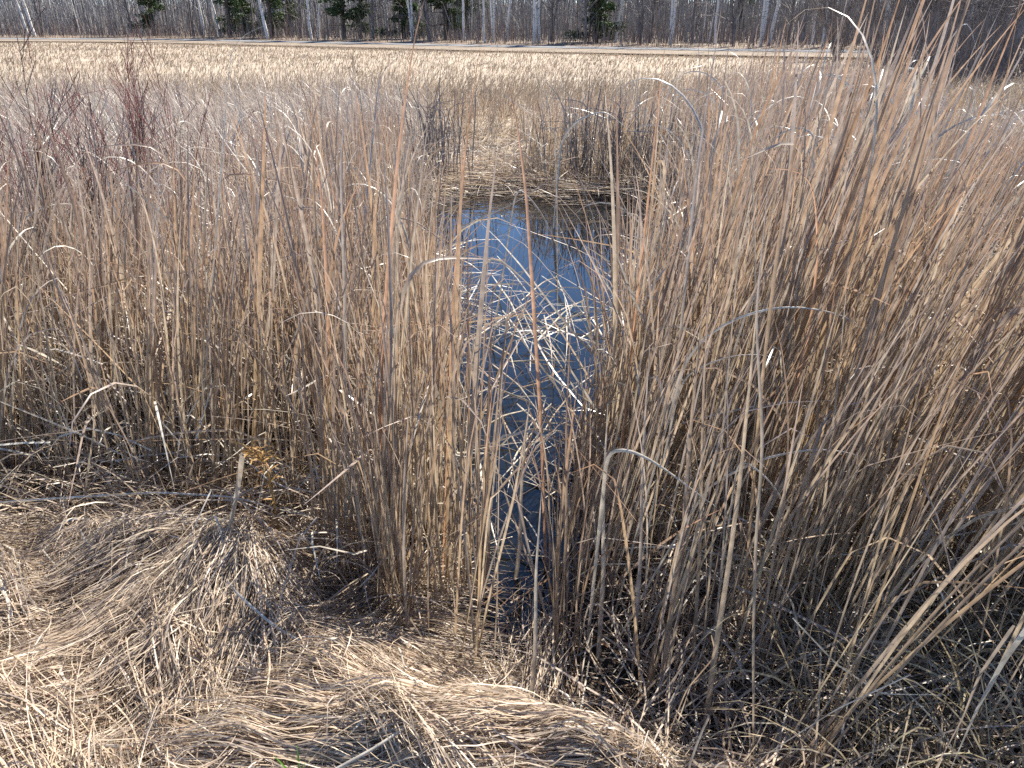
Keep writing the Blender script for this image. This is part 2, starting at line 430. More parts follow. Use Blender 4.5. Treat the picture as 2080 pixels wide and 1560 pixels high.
def make_bare(seed, mat, Ht, r0, lean=(0, 0), forks=1, nb=16, low=.12):
    rg = np.random.default_rng(seed); n = 10; zz = np.linspace(0, Ht, n)
    tr, br = [], []
    for f in range(forks):
        a = rg.random()*6.28; sp = .0 if f == 0 else .12
        off = np.stack([zz*(lean[0]+math.cos(a)*sp) + rg.normal(0, .05, n).cumsum(), zz*(lean[1]+math.sin(a)*sp) + rg.normal(0, .05, n).cumsum(), zz], -1)
        off[0, :2] *= 0
        rr = r0*(1 if f == 0 else .75)
        tr.append((off, np.linspace(rr, .015, n)))
        for q in range(nb):
            z = rg.uniform(low, .97)*Ht; p = np.array([np.interp(z, zz, off[:, c]) for c in range(3)])
            aa = rg.random()*6.28; el = rg.uniform(.35, 1.2)
            branch(p, (math.cos(aa), math.sin(aa), el), (1-z/Ht)*Ht*.32*rg.uniform(.5, 1)+.5, .010+.02*(1-z/Ht), 2, br, rg, .35, 5, .1, 4, .65, .006)
    return tube_mesh('trunk', tr, mat, 7), tube_mesh('limbs', br, mat, 3)

pine_lib = [make_pine(10+i, 12.5+i*.5, [1.0, .75, 1.25, .9][i]) for i in range(4)]
def plant_pine(px, back, v, s, label):
    p = at_forest(px, back); r = empty('pine_tree', p); r.scale = (s, s, s); r.rotation_euler = (0, 0, px*.37)
    for nme, me in zip(('trunk', 'limbs', 'crown'), pine_lib[v]): link(nme, me, r)
    tag(r, label, 'tree', 'evergreens at the forest edge')
pines = [
 (318, 14, 0, 1.0, 'dark pine standing alone among grey brush, leftmost evergreen of the forest edge'),
 (472, 11, 1, 1.0, 'thin-branched pine with a straight black trunk, second evergreen from the left'),
 (500, 15, 2, .95, 'dense dark spruce close behind the second black-trunked pine'),
 (556, 12, 1, 1.05, 'sparse pine with bare lower trunk, left of the twin slender trunks'),
 (592, 16, 3, .95, 'bushy pine with low dark boughs, right of the sparse bare-legged pine'),
 (702, 12, 3, 1.1, 'tall pine with stubby broken side branches and a stout trunk left of centre'),
 (735, 13, 0, .6, 'short yellow-green young pine right of the stout stubby pine'),
 (822, 15, 2, 1.0, 'dark pine behind white birches, first of the centre pair'),
 (905, 14, 0, 1.1, 'wide dark pine just left of the frame centre, second of the centre pair'),
 (950, 18, 3, .95, 'dim pine standing deeper in the wood at the centre'),
 (1212, 14, 2, .95, 'full bushy pine right of the white birch group, rightmost of the large pines'),
 (1500, 24, 1, .9, 'faint pine half hidden deep in the grey wood on the right'),
 (1885, 16, 2, .75, 'green spruce showing through the bare twigs near the right edge'),
]
for a in pines: plant_pine(*a)

birch_lib = [make_bare(40+i, M_birch, 12+i*.3, .115+.02*(i % 3), [(0.0, .02), (.10, 0), (-.14, .02), (.04, -.03), (-.05, 0)][i], [1, 1, 1, 2, 2][i], 12, .16) for i in range(5)]
bare_lib = [make_bare(60+i, M_bark, 11.5+i*.4, .10+.02*(i % 3), [(.0, 0), (.08, .02), (-.07, 0), (.03, 0)][i], [1, 2, 1, 2][i], 20, .07) for i in range(4)]
def plant_bare(name, px, back, lib, v, s, label, group, rz=0.0):
    p = at_forest(px, back); r = empty(name, p); r.scale = (s, s, s); r.rotation_euler = (0, 0, rz)
    for nme, me in zip(('trunk', 'limbs'), lib[v]): link(nme, me, r)
    tag(r, label, 'tree', group)
bx = [(75, 10, 2), (62, 12, 2), (418, 12, 4), (450, 13, 2), (546, 9.5, 2), (634, 10, 0), (648, 12, 1), (790, 15, 0), (838, 11, 3), (944, 12, 0), (985, 10, 0), (1002, 11, 3), (1028, 13, 1), (1086, 10, 4), (1096, 10.5, 0), (1160, 16, 0), (1250, 14, 1), (1262, 18, 0), (1362, 11, 3), (1440, 15, 1), (1452, 12, 0), (1545, 10, 3), (1562, 12, 1), (1650, 14, 0), (1672, 11, 4), (1790, 13, 3), (1815, 10, 1), (1960, 10, 4)]
ordn = ['first','second','third','fourth','fifth','sixth','seventh','eighth','ninth','tenth','eleventh','twelfth','thirteenth','fourteenth','fifteenth','sixteenth','seventeenth','eighteenth','nineteenth','twentieth','twenty-first','twenty-second','twenty-third','twenty-fourth','twenty-fifth','twenty-sixth','twenty-seventh','twenty-eighth','twenty-ninth','thirtieth']
bx.sort()
look = ['straight white birch', 'white birch leaning right', 'white birch leaning left', 'forked pale birch', 'double-stemmed white birch']
for i, (px, bk, v) in enumerate(bx):
    plant_bare('birch_tree', px, bk, birch_lib, v, .85+.25*((i*37) % 10)/10, f'{look[v]} behind the road, {ordn[i]} birch from the left edge', 'birches along the forest edge', 0)
tx = [(10, 11, 0), (92, 10, 1), (160, 16, 2), (272, 12, 3), (395, 14, 1), (520, 14, 0), (612, 12, 2), (668, 13, 0), (760, 11, 3), (872, 12, 1), (975, 14, 2), (1120, 13, 1), (1190, 11, 3), (1320, 14, 3), (1300, 11, 1), (1405, 12, 3), (1490, 10, 1), (1600, 13, 3), (1630, 10, 0), (1720, 12, 1), (1760, 9.5, 3), (1850, 10, 1), (1920, 12, 3)]
tx.sort()
look2 = ['straight dark bare tree', 'forked bare grey tree', 'bare tree leaning slightly left', 'twin-stemmed bare tree with fine twigs']
for i, (px, bk, v) in enumerate(tx):
    plant_bare('bare_tree', px, bk, bare_lib, v, .9+.2*((i*53) % 10)/10, f'{look2[v]} behind the road, {ordn[i]} dark bare trunk from the left', 'leafless trees along the forest edge', (i*1.7) % 6)

def clumpify_pre(x, y, r, k):
    i = np.arange(len(x))//k
    return x[i*k] + rng.normal(0, r, len(x)), y[i*k] + rng.normal(0, r, len(x))
# the wood behind: trunks and brush nobody could count
def forest_mass():
    N = 620; xs = rng.uniform(-90, 62, N); bk = rng.uniform(8, 65, N); ys = road_y(xs)+bk
    lines = []
    for x, y in zip(xs, ys):
        z = float(Hfar(np.array(x), np.array(y))); h = rng.uniform(8, 13.5); lx, ly = rng.normal(0, .05, 2)*h
        lines.append((np.array([(x, y, z-.1), (x+lx*.4+rng.normal(0, .1), y, z+h*.45), (x+lx, y+ly, z+h)]), np.array([.09, .06, .015])*rng.uniform(.5, 1.3)))
    return lines
fm = forest_mass()
tag(link('forest', tube_mesh('forest', fm[:430], M_bark, 5)), kind='stuff', label='grey leafless wood filling the background behind the road', cat='woodland')
tag(link('birch_wood', tube_mesh('birch_wood', fm[430:], M_birch, 5)), kind='stuff', label='pale birch trunks deep inside the grey wood', cat='woodland')
def brush(N, x0, x1, b0, b1, h0, h1, w, mat, name, label, lean=.35):
    xs = rng.uniform(x0, x1, N); bk = b0 + (b1-b0)*rng.random(N)**1.4; ys = road_y(xs)+bk
    zs = Hfar(xs, ys)
    # gather in clumps
    V, F, c, _ = standing(np.stack([xs, ys, zs], -1), rng.random(N)*2*PI, rng.random(N)*lean, rng.normal(0, .35, N), rng.uniform(h0, h1, N), w*rng.uniform(.5, 1.4, N), S=3, vee=False, wob=.12, taper=.8)
    me = mesh_np(name, V, F, mat, attrs_for(N, 4, c))
    return tag(link(name, me), label, 'brush', kind='stuff')
brush(15000, -88, 60, 9.5, 42, 1.5, 5.5, .05, M_twig, 'brush', 'dense grey-brown leafless understory behind the road')
brush(14000, -95, 65, 14, 75, 5, 12, .05, M_twig, 'sapling_thicket', 'fine pole saplings crowding the wood')
M_rbrush = bark_mat('reddish_brush', (.16,.115,.095), (.27,.21,.18), 1.0)
n = 3000; y = rng.uniform(20, 36, n); x = y*(.40+.37*rng.random(n)**.7)
xc, yc = clumpify_pre(x, y, .5, 26); z = Hfar(xc, yc)
V, F, c, _ = standing(np.stack([xc, yc, z], -1), rng.random(n)*2*PI, rng.random(n)*.5, rng.normal(0, .5, n), rng.uniform(.5, 2.6, n), rng.uniform(.008, .026, n), S=4, vee=False, wob=.14, taper=.8)
tag(link('thicket', mesh_np('thicket', V, F, M_bark, attrs_for(n, 5, c))), 'dense dark twigs filling between the right-hand bushes', 'brush', kind='stuff')
brush(4200, -80, 40, 4.2, 11, .8, 2.6, .035, M_rbrush, 'reddish_brush', 'low reddish brush along the foot of the wood')
brush(4000, -88, 60, 3.2, 5, .15, .6, .03, M_field, 'roadside_grass', 'dry grass along the far roadside')

# ------------------------------------------------------------------ meadow straw
def field_grass(N, y0, y1, wid, h0, h1, w, name, label, mat=M_field):
    ys = y0 + (y1-y0)*rng.random(N)**1.3; xs = rng.uniform(-1, 1, N)*(ys*.86+3)
    keep = (ys < road_y(xs)-8.7); xs, ys = xs[keep], ys[keep]; N = len(xs)
    zs = np.where(ys < 12.4, H(xs, ys), np.maximum(Hfar(xs, ys), -.2))
    az = rng.normal(.2, 1.2, N)
    V, F, c, _ = standing(np.stack([xs, ys, zs], -1), az, np.abs(rng.normal(.3, .35, N)), rng.normal(.7, .6, N), rng.uniform(h0, h1, N), w*(.4+ys/22)*rng.uniform(.6, 1.4, N), S=3, vee=False, wob=.08, taper=.7)
    return tag(link(name, mesh_np(name, V, F, mat, attrs_for(N, 4, c))), label, 'grass', kind='stuff')
field_grass(80000, 15, 62, 0, .08, .25, .010, 'meadow_grass', 'short pale dry grass across the meadow before the road')
field_grass(21000, 12, 19, 0, .3, .75, .009, 'tall_meadow_grass', 'taller dry tan grass at the near side of the meadow')

# ------------------------------------------------------------------ bank: flattened grass
def lying(x, y, ang, L, W, S=7, bend=.5, lift=0.03, arc=.03, vee=False, field=None, r=None, hf=H, minz=.004, kinky=0.0):
    r = r or rng
    N = len(x); s = np.linspace(0, 1, S+1)
    a = ang[:, None] + r.normal(0, bend, (N, 1))*s[None, :] + r.normal(0, bend*.35, (N, 1))*np.sin(s*PI*2)[None, :]
    if kinky:
        kp = r.random((N, 1)); a = a + (r.random((N, 1)) < kinky)*r.normal(0, 1.3, (N, 1))/(1+np.exp(-(s[None]-kp)*40))
    st = (L/S)[:, None]
    dx = np.cos(a)*st; dy = np.sin(a)*st
    X = x[:, None] + np.concatenate([np.zeros((N, 1)), np.cumsum(dx[:, :-1], 1)], 1)
    Y = y[:, None] + np.concatenate([np.zeros((N, 1)), np.cumsum(dy[:, :-1], 1)], 1)
    ai = r.random((N, 1))
    z0 = np.maximum(hf(X, Y), minz) + lift*r.random((N, 1))
    # stiff blades: average height so they bridge hollows
    zm = z0.mean(1, keepdims=True)
    Z = z0*.75 + zm*.25 + arc*np.abs(r.normal(0, 1, (N, 1)))*np.sin(s*PI)[None, :] + r.normal(0, arc*.8, (N, 1))*s[None, :]**2
    Z = np.maximum(Z, np.maximum(hf(X, Y), minz)+.002)
    P = np.stack([X, Y, Z], -1); T = norm(np.gradient(P, axis=1))
    up = np.array([0, 0, 1.0]); A = norm(np.cross(T, up)); B = np.cross(A, T)
    ph = (r.random((N, 1))-.5)*2.2 + (r.random((N, 1))-.5)*2.5*s[None]
    Wv = A*np.cos(ph)[..., None] + B*np.sin(ph)[..., None]; Nv = np.cross(Wv, T)
    prof = np.minimum(1, ((1-s)/.4+.03))**.7
    V, F, c = ribbon(P, Wv, Nv, W, prof, vee)
    return V, F, c

def flow(x, y):
    """direction in which the flattened grass lies; a few swirls"""
    a = PI*.86 + .55*nz2(x, y, 2.1, 3.0) + .25*nz2(x, y, 5.0, 1.0)
    d = np.exp(-(((x+.85)/.35)**2 + ((y-2.05)/.45)**2))      # sheaf combed towards the lower left
    a = a*(1-d) + (-PI*.70)*d*1 + (0)*d + (2*PI*.0)*d
    e = np.exp(-(((x+.1)/.6)**2 + ((y-1.35)/.25)**2))
    a = a*(1-e) + (PI*1.02)*e
    return a
def bank_points(N, x0=-3.2, x1=2.6, y0=.9, y1=2.8, inset=-.02):
    x = rng.uniform(x0, x1, N); y = y0+(y1-y0)*rng.random(N)
    k = (np.interp(x, BX, BY)-y > inset); return x[k], y[k]
parts = []
def lay_stuff(name, label, mat, sets, cat='grass'):
    Vs, Fs, R, T, b = [], [], [], [], 0
    for V, F, c, N, S in sets:
        Vs.append(V); Fs.append(F+b); b += len(V); at = attrs_for(N, S, c); R.append(at['rnd']); T.append(at['t'])
    me = mesh_np(name, np.concatenate(Vs), np.concatenate(Fs), mat, {'rnd': np.concatenate(R), 't': np.concatenate(T)})
    return tag(link(name, me), label, cat, kind='stuff')

sets = []
# tussocks: bunches that each fell their own way
for q in range(95):
    sx, sy = rng.uniform(-3.0, .75), rng.uniform(.95, 2.55)
    if np.interp(sx, BX, BY)-sy < -.02: continue
    m = int(rng.uniform(110, 260)); a0 = float(flow(np.array(sx), np.array(sy)))+rng.normal(0, .75); ln = rng.uniform(.25, .6)
    qq = rng.normal(0, rng.uniform(.03, .08), m); t = rng.uniform(-.3, .3, m)*ln
    V, F, c = lying(sx-math.sin(a0)*qq+math.cos(a0)*t, sy+math.cos(a0)*qq+math.sin(a0)*t, a0+qq*rng.normal(0, 5)+rng.normal(0, .12, m), ln*rng.uniform(.4, 1, m), rng.uniform(.0018, .0045, m), S=7, bend=.3, lift=rng.uniform(.05, .12), arc=.03); sets.append((V, F, c, m, 8))
x, y = bank_points(13000, x1=.9); n = len(x)
V, F, c = lying(x, y, flow(x, y)+rng.normal(0, .22, n), rng.uniform(.15, .5, n), rng.uniform(.0016, .0034, n), S=6, bend=.35, lift=.045, arc=.012); sets.append((V, F, c, n, 7))
# combed sheafs: tight parallel bunches
for (sx, sy, a0, ln, wd, m) in [(-.62, 2.42, -2.15, .75, .16, 900), (-.95, 2.1, -2.35, .7, .14, 800), (-1.9, 2.25, PI*.97, .7, .22, 900), (-1.5, 1.95, PI*1.04, .6, .2, 700), (-.55, 1.95, -.25, .5, .16, 500), (-.35, 1.75, -.35, .5, .12, 400), (-1.15, 1.6, -2.5, .5, .15, 600), (-.3, 1.35, PI*.95, .55, .1, 900), (.15, 1.38, PI*1.02, .6, .08, 900), (.3, 1.28, PI*1.0, .55, .09, 700), (-1.75, 2.5, -2.6, .5, .15, 500), (-2.1, 1.9, PI*1.08, .5, .2, 500)]:
    q = rng.normal(0, wd, m); t = rng.uniform(-.15, .35, m)*ln
    px_, py_ = sx - math.sin(a0)*q + math.cos(a0)*t, sy + math.cos(a0)*q + math.sin(a0)*t
    V, F, c = lying(px_, py_, a0+q*.9+rng.normal(0, .07, m), ln*rng.uniform(.5, 1, m), rng.uniform(.002, .0038, m), S=7, bend=.18, lift=.075, arc=.02); sets.append((V, F, c, m, 8))
lay_stuff('flattened_grass', 'mat of flattened tan sedge covering the near bank', M_grass, sets)
# tangled curly short grass and brown leaf litter below it
x, y = bank_points(10000); n = len(x)
V, F, c = lying(x, y, rng.random(n)*2*PI, rng.uniform(.06, .25, n), rng.uniform(.0016, .004, n), S=6, bend=1.3, lift=.04, arc=.02, kinky=.3)
x2, y2 = bank_points(2600, inset=-.15); n2 = len(x2)
V2, F2, c2 = lying(x2, y2, rng.random(n2)*2*PI, rng.uniform(.08, .22, n2), rng.uniform(.004, .009, n2), S=6, bend=1.2, lift=.05, arc=.02, kinky=.4)
x3, y3 = bank_points(11000); n3 = len(x3)
V3, F3, c3 = lying(x3, y3, rng.random(n3)*2*PI, rng.uniform(.06, .3, n3), rng.uniform(.0014, .0032, n3), S=6, bend=.9, lift=.085, arc=.03, kinky=.15)
lay_stuff('tangled_grass', 'fine tangled bleached grass lying crosswise on the bank', M_grass, [(V3, F3, c3, n3, 7)])
lay_stuff('brown_litter', 'brown curled dead leaves caught in the grass mat', M_brown, [(V, F, c, n, 7), (V2, F2, c2, n2, 7)])
x, y = bank_points(2300, inset=-.12); n = len(x)
V, F, c = lying(x, y, flow(x, y)+rng.normal(0, .7, n), rng.uniform(.08, .4, n), rng.uniform(.003, .0085, n), S=9, bend=.45, lift=.06, arc=.02, vee=True, kinky=.25)
lay_stuff('bleached_leaf_litter', 'bleached broken reed leaves lying on the bank', M_pale, [(V, F, c, n, 10)])
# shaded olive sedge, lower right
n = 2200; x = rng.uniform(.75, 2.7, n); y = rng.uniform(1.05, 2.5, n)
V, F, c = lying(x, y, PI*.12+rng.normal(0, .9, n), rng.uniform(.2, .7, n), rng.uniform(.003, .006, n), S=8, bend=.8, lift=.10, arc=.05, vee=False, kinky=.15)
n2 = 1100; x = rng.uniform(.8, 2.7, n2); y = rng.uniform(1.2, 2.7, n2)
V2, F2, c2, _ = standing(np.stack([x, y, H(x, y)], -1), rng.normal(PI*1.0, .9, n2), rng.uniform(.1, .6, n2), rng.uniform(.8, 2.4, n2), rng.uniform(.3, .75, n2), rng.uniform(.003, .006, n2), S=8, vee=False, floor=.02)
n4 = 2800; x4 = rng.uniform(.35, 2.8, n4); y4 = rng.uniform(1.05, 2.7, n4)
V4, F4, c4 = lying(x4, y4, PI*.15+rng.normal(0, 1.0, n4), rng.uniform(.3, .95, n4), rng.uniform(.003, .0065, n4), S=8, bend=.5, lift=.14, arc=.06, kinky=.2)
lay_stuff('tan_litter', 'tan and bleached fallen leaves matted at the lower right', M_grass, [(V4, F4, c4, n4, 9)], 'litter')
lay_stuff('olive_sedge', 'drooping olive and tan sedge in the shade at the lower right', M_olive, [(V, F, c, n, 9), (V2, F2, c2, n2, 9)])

n = 1500; x = rng.uniform(-2.9, -.3, n); y = np.interp(x, BX, BY)+rng.uniform(-.15, .4, n)
x, y = clumpify_pre(x, y, .05, 16)
V, F, c, _ = standing(np.stack([x, y, H(x, y)-.01], -1), rng.normal(-PI/2, 1.0, n), rng.uniform(.2, .9, n), rng.uniform(.6, 2.2, n), rng.uniform(.2, .65, n), rng.uniform(.0025, .006, n), S=8, vee=False, floor=.03, wob=.08)
lay_stuff('drooping_grass', 'drooping straw spilling over the upper edge of the left bank', M_grass, [(V, F, c, n, 9)])
# litter under the stands and along the pool margin
sets = []
n = 24000; x = rng.uniform(-7.5, 7.5, n); y = 1.9 + 8.6*rng.random(n)**1.2
k = (np.abs(x) < y*.75+.5) & (in_pool(x, y) < -.40) & ~((np.interp(x, BX, BY)-y > .1)); x, y = x[k], y[k]; n = len(x)
V, F, c = lying(x, y, rng.random(n)*2*PI, rng.uniform(.15, .7, n), rng.uniform(.003, .007, n)*(.8+y/14), S=5, bend=.5, lift=.16, arc=.05, kinky=.25); sets.append((V, F, c, n, 6))
lay_stuff('reed_litter', 'fallen tan reed leaves littering the marsh between the stems', M_grass, sets, 'litter')
sets = []
n = 9000; x = rng.uniform(-6, 6, n); y = 2.0 + 8.0*rng.random(n)**1.1
k = (np.abs(x) < y*.75+.4) & (in_pool(x, y) < -.40) & ~((np.interp(x, BX, BY)-y > .1)); x, y = x[k], y[k]; n = len(x)
V, F, c = lying(x, y, rng.random(n)*2*PI, rng.uniform(.2, .6, n), rng.uniform(.004, .008, n)*(.8+y/14), S=5, bend=.4, lift=.4, arc=.12, kinky=.3); sets.append((V, F, c, n, 6))
lay_stuff('bleached_reed_litter', 'bleached bent reed leaves caught among the stems', M_pale, sets, 'litter')

# ------------------------------------------------------------------ standing reeds
def wind(x, y):
    """mean lean vector of the stand: right side leans right, far left leans slightly left"""
    return .02 + .09*sstep((x-.045*y)/(.07*y)) + .06*sstep((x-.16*y)/(.3*y)) + .11*sstep((-x-.22*y)/(.25*y))
def stand_height(x, y):
    r = x/np.maximum(y, .1)
    h = 1.42 + .34*sstep((r-.05)/.35) - .10*sstep((y-3.5)/5) - .28*sstep((y-8.8)/3)*(1-sstep((r-.15)/.25))
    h = h - .20*sstep((-r-.1)/.3)*sstep((y-3.2)/2) 
    h = h*(1-.32*sstep((y-9.5)/2.5)*(1-sstep((r-.16)/.12)))
    cap = np.interp(r, [-.55, -.2, -.02, .12, .25, .42, .52, .7], [1.90, 1.93, 1.95, 1.95, 1.98, 1.98, 1.93, 1.93]) - y*np.interp(r, [-.55, -.2, -.02, .12, .25, .42, .52, .7], [.098, .078, .08, .074, .05, .05, .10, .115])
    low = 1 - .42*np.exp(-((r-.095)/.035)**2)*(1-sstep((y-3.8)/1.0)) - .34*np.exp(-((r+.085)/.04)**2)*sstep((y-2.5)/.4)*(1-sstep((y-8.5)/1.5))
    return np.minimum(h, cap)*low + .09*nz2(x, y, 1.1, 4.0)
def density(x, y):
    d = np.where(in_pool(x, y) > -.05, 0.0, 1.0)
    b = np.interp(x, BX, BY)-y
    d = d*np.where(b > -.06, 0.0, 1.0)
    d = d*(.35+.65*sstep(.5+1.1*nz2(x, y, 3.1, 5.0)+.35))
    r_ = x/np.maximum(y, .1)
    d = d*(1-.86*sstep((-r_-.16)/.2)*sstep((y-3.6)/1.2))
    lo = np.where(y < 3.0, -.03, -.04 - .03*sstep((y-5.0)/2)); hi = .058 + .107*sstep((y-3.4)/1.5)
    d = d*np.where((r_ > lo) & (r_ < hi) & (y < 8.6), np.where(y < 3.6, .12, .05), 1.0)*np.where((np.abs(r_-.61) < .10) & (y < 5.2) & (y > 2.6), .14, 1.0)*np.where((r_ > lo-.075) & (r_ <= lo) & (y > 2.6), .32, 1.0)
    # open mats: litter apron left of the pool's waist, hollow at lower right, far-bank mat
    d = d*(1-.93*np.exp(-(((x+.55)/.55)**2+((y-5.2)/.8)**2)*1.0)*(x > -1.0))
    d = d*(1-.7*np.exp(-(((x-1.15)/.35)**2+((y-1.7)/.3)**2)))
    d = d*(1-.93*sstep((r_+.14)/.05)*sstep((.035-r_)/.03)*sstep((y-8.8)/.5)*(1-sstep((y-12)/1.5)))
    d = d*(1-.75*np.exp(-(((x+1.5)/1.0)**2+((y-2.9)/.22)**2)))
    return d
def sample_stand(N, y0, y1, pw=1.0, wid=.78, extra=.6):
    xs, ys = [], []
    tot = 0
    while tot < N:
        y = y0+(y1-y0)*rng.random(N)**pw; x = rng.uniform(-1, 1, N)*(y*wid+extra)
        # fewer per m2 accepted evenly: weight by row width
        k = rng.random(N) < density(x, y)*(y*wid+extra)/(y1*wid+extra)
        xs.append(x[k]); ys.append(y[k]); tot += k.sum()
    return np.concatenate(xs)[:N], np.concatenate(ys)[:N]
def clumpify(x, y, r, k=7):
    """pull points towards shared shoot bases"""
    n = len(x)//k+1; i = np.arange(len(x))//k
    bx_, by_ = x[:n], y[:n]
    cx, cy_ = bx_[np.minimum(i, n-1)], by_[np.minimum(i, n-1)]
    return cx + rng.normal(0, r, len(x)), cy_ + rng.normal(0, r, len(x))
def blades_set(N, y0, y1, hs, wmin, wmax, S, vee, pw=1.0, clump=.03, hvar=.16, kinkp=.14, archp=.08, k=7):
    x, y = sample_stand(N, y0, y1, pw)
    x, y = clumpify(x, y, clump, k)
    z = np.maximum(H(x, y), -.05)-.02
    wl = wind(x, y)
    cl = np.arange(N)//k; cj = rng.normal(0, 1, (cl.max()+1, 2))*(.03+.035*(x[::k] > 0)[:cl.max()+1])[:, None] if len(x[::k]) == cl.max()+1 else rng.normal(0, .045, (cl.max()+1, 2))
    vx = wl + rng.normal(0, .075, N)+cj[cl, 0]; vy = rng.normal(-.01, .08, N)+cj[cl, 1]
    stray = rng.random(N) < .09; vx = np.where(stray, rng.normal(0, .35, N), vx); vy = np.where(stray, rng.normal(0, .3, N), vy)
    az = np.arctan2(vy, vx); lean = np.hypot(vx, vy)
    L = stand_height(x, y)*hs*(1-np.abs(rng.normal(0, hvar, N)))
    curl = np.abs(rng.normal(0, .22, N)) 
    arch = rng.random(N) < archp; curl = np.where(arch, rng.uniform(1.6, 3.0, N), curl)
    kk = np.where((rng.random(N) < kinkp) & ~arch, rng.uniform(.8, 2.3, N), 0)
    kp = rng.uniform(.3, .9, N)
    az = az + np.where(arch | (kk > 0), rng.normal(0, .8, N), 0)
    pwv = np.where(arch, rng.uniform(3, 9, N), 3.0)
    V, F, c, P = standing(np.stack([x, y, z], -1), az, lean, curl, L, rng.uniform(wmin, wmax, N), S=S, pw=pwv, kink=kk, kinkpos=kp, vee=vee, wob=.035, floor=.01)
    return V, F, c, N, S+1
lay_stuff('reed_stand', 'dense stand of dead tan reeds around the pool', M_reed, [
    blades_set(620, 1.45, 2.3, .80, .0045, .0095, 11, True, k=9, clump=.025, archp=.03),
    blades_set(4600, 2.1, 4.2, 1.0, .0045, .0105, 11, True, k=8, clump=.03, archp=.05),
    blades_set(9800, 4.0, 8.5, 1.0, .005, .0105, 11, False, pw=.9, k=8, clump=.045, archp=.11),
    blades_set(11000, 8.3, 14.5, .98, .006, .012, 9, False, pw=1.0, k=8, clump=.08, archp=.24)], 'reeds')
# finer basal leaves and broken lower layer
lay_stuff('reed_undergrowth', 'shorter broken reed leaves filling the foot of the stand', M_grass, [
    blades_set(5200, 2.15, 5.5, .52, .003, .007, 8, False, hvar=.35, kinkp=.35, archp=.16, k=10, clump=.07),
    blades_set(9000, 5.0, 13, .5, .004, .009, 5, False, hvar=.35, kinkp=.35, archp=.3, k=10, clump=.1)], 'reeds')
sets = []
for (n, y0, y1, w0, w1) in ((1700, 2.3, 4.5, .004, .010), (7500, 4.2, 11, .005, .010)):
    x, y = sample_stand(n, y0, y1, .9)
    z = np.maximum(H(x, y), 0)+rng.random(n)**1.5*.75
    V, F, c, _ = standing(np.stack([x, y, z], -1), rng.random(n)*2*PI, rng.uniform(.15, 1.4, n), rng.normal(.12, .25, n), rng.uniform(.2, .8, n), rng.uniform(w0, w1, n), S=6, vee=False, kink=np.where(rng.random(n) < .35, 1.5, 0), kinkpos=rng.uniform(.2, .8, n), floor=.01); sets.append((V, F, c, n, 7))
lay_stuff('broken_reeds', 'snapped pale leaves hanging crosswise among the standing reeds', M_pale, sets, 'reeds')
# grey sedge and grass mass at the left, behind the reeds
n = 30000; y = rng.uniform(3.1, 14.5, n); x = -(y*.10) - rng.random(n)*(y*.66)
k = in_pool(x, y) < -.1; x, y = x[k], y[k]; n = len(x)
x, y = clumpify(x, y, .10, 14)
az = rng.normal(PI*.9, .6, n)
V, F, c, _ = standing(np.stack([x, y, np.maximum(H(x, y), 0)-.02], -1), az, np.abs(rng.normal(.35, .28, n)), rng.normal(.5, .8, n), rng.uniform(.45, 1.15, n), rng.uniform(.004, .010, n), S=5, vee=False, kink=np.where(rng.random(n) < .3, 1.4, 0), kinkpos=rng.uniform(.3, .9, n), floor=.01)
lay_stuff('grey_sedge', 'pale grey tangled sedge filling the left side of the marsh', M_sedge, [(V, F, c, n, 6)], 'sedge')

# ------------------------------------------------------------------ individual cattails (leaf library, shared meshes)
def leaf_mesh(seed, kindl, L, W, mat=M_reed):
    r = np.random.default_rng(seed)
    one = lambda v: np.array([v], float)
    curl, kink, kp = {'straight': (r.uniform(0, .15), 0, .5), 'bent': (r.uniform(.3, .8), 0, .5), 'arched': (r.uniform(2.0, 3.0), 0, .5), 'snapped': (.05, r.uniform(1.3, 2.4), r.uniform(.45, .85))}[kindl]
    V, F, c, P = standing(np.zeros((1, 3)), one(0), one(0), one(curl), one(L), one(W), S=28, pw=(5.0+r.uniform(-2,3)) if kindl == 'arched' else 3.2, kink=one(kink), kinkpos=one(kp), vee=True, wob=.03, r=r, twist=1.4)
    return mesh_np('leaf', V, F, mat, {'rnd': np.zeros(len(V)), 't': np.repeat(np.linspace(0, 1, 29), c)})
leaf_lib = {}
for kindl, m in (('straight', 10), ('bent', 8), ('arched', 6), ('snapped', 6)):
    leaf_lib[kindl] = [leaf_mesh(900+hash_, kindl, 1.0,   .0075+.0030*((hash_*7) % 5)/5, M_pale if kindl == 'arched' else M_reed) for hash_ in range(len(leaf_lib)*20, len(leaf_lib)*20+m)]  # bowed leaves take the pale colour in place of sun glints
M_dark = blade_mat('dark_grey_reed', [(0,(.22,.195,.19)),(.4,(.16,.14,.135)),(.7,(.30,.26,.24)),(1,(.22,.195,.19))], None, rough=.5, spec=.4, trans=.15)  # darker grey leaf colour for the reed clumps
dark_lib = [leaf_mesh(700+q, ['straight', 'bent', 'straight', 'bent', 'bent', 'snapped'][q], 1.0, .008, M_dark) for q in range(6)]
def zone(x, y):
    r = x/y
    if y < 3.4 and r < 0: return 'left of channel', 'cattails left of the narrow channel'
    if y < 3.4 and r < .16: return 'right lip of channel', 'cattails on the lip of the channel'
    if y < 3.4: return 'near right stand', 'cattails of the near right stand'
    if r > .3: return 'far right stand', 'cattails of the far right stand'
    if r > -.02 and y < 8.8: return 'right of pool', 'cattails right of the blue pool'
    if y >= 8.8: return 'behind the pool', 'cattails behind the blue pool'
    if r > -.32: return 'left of pool', 'cattails left of the blue pool'
    return 'in left sedge', 'cattails at the left of the marsh'
NUM = ['no', 'one', 'two', 'three', 'four', 'five', 'six', 'seven', 'eight']
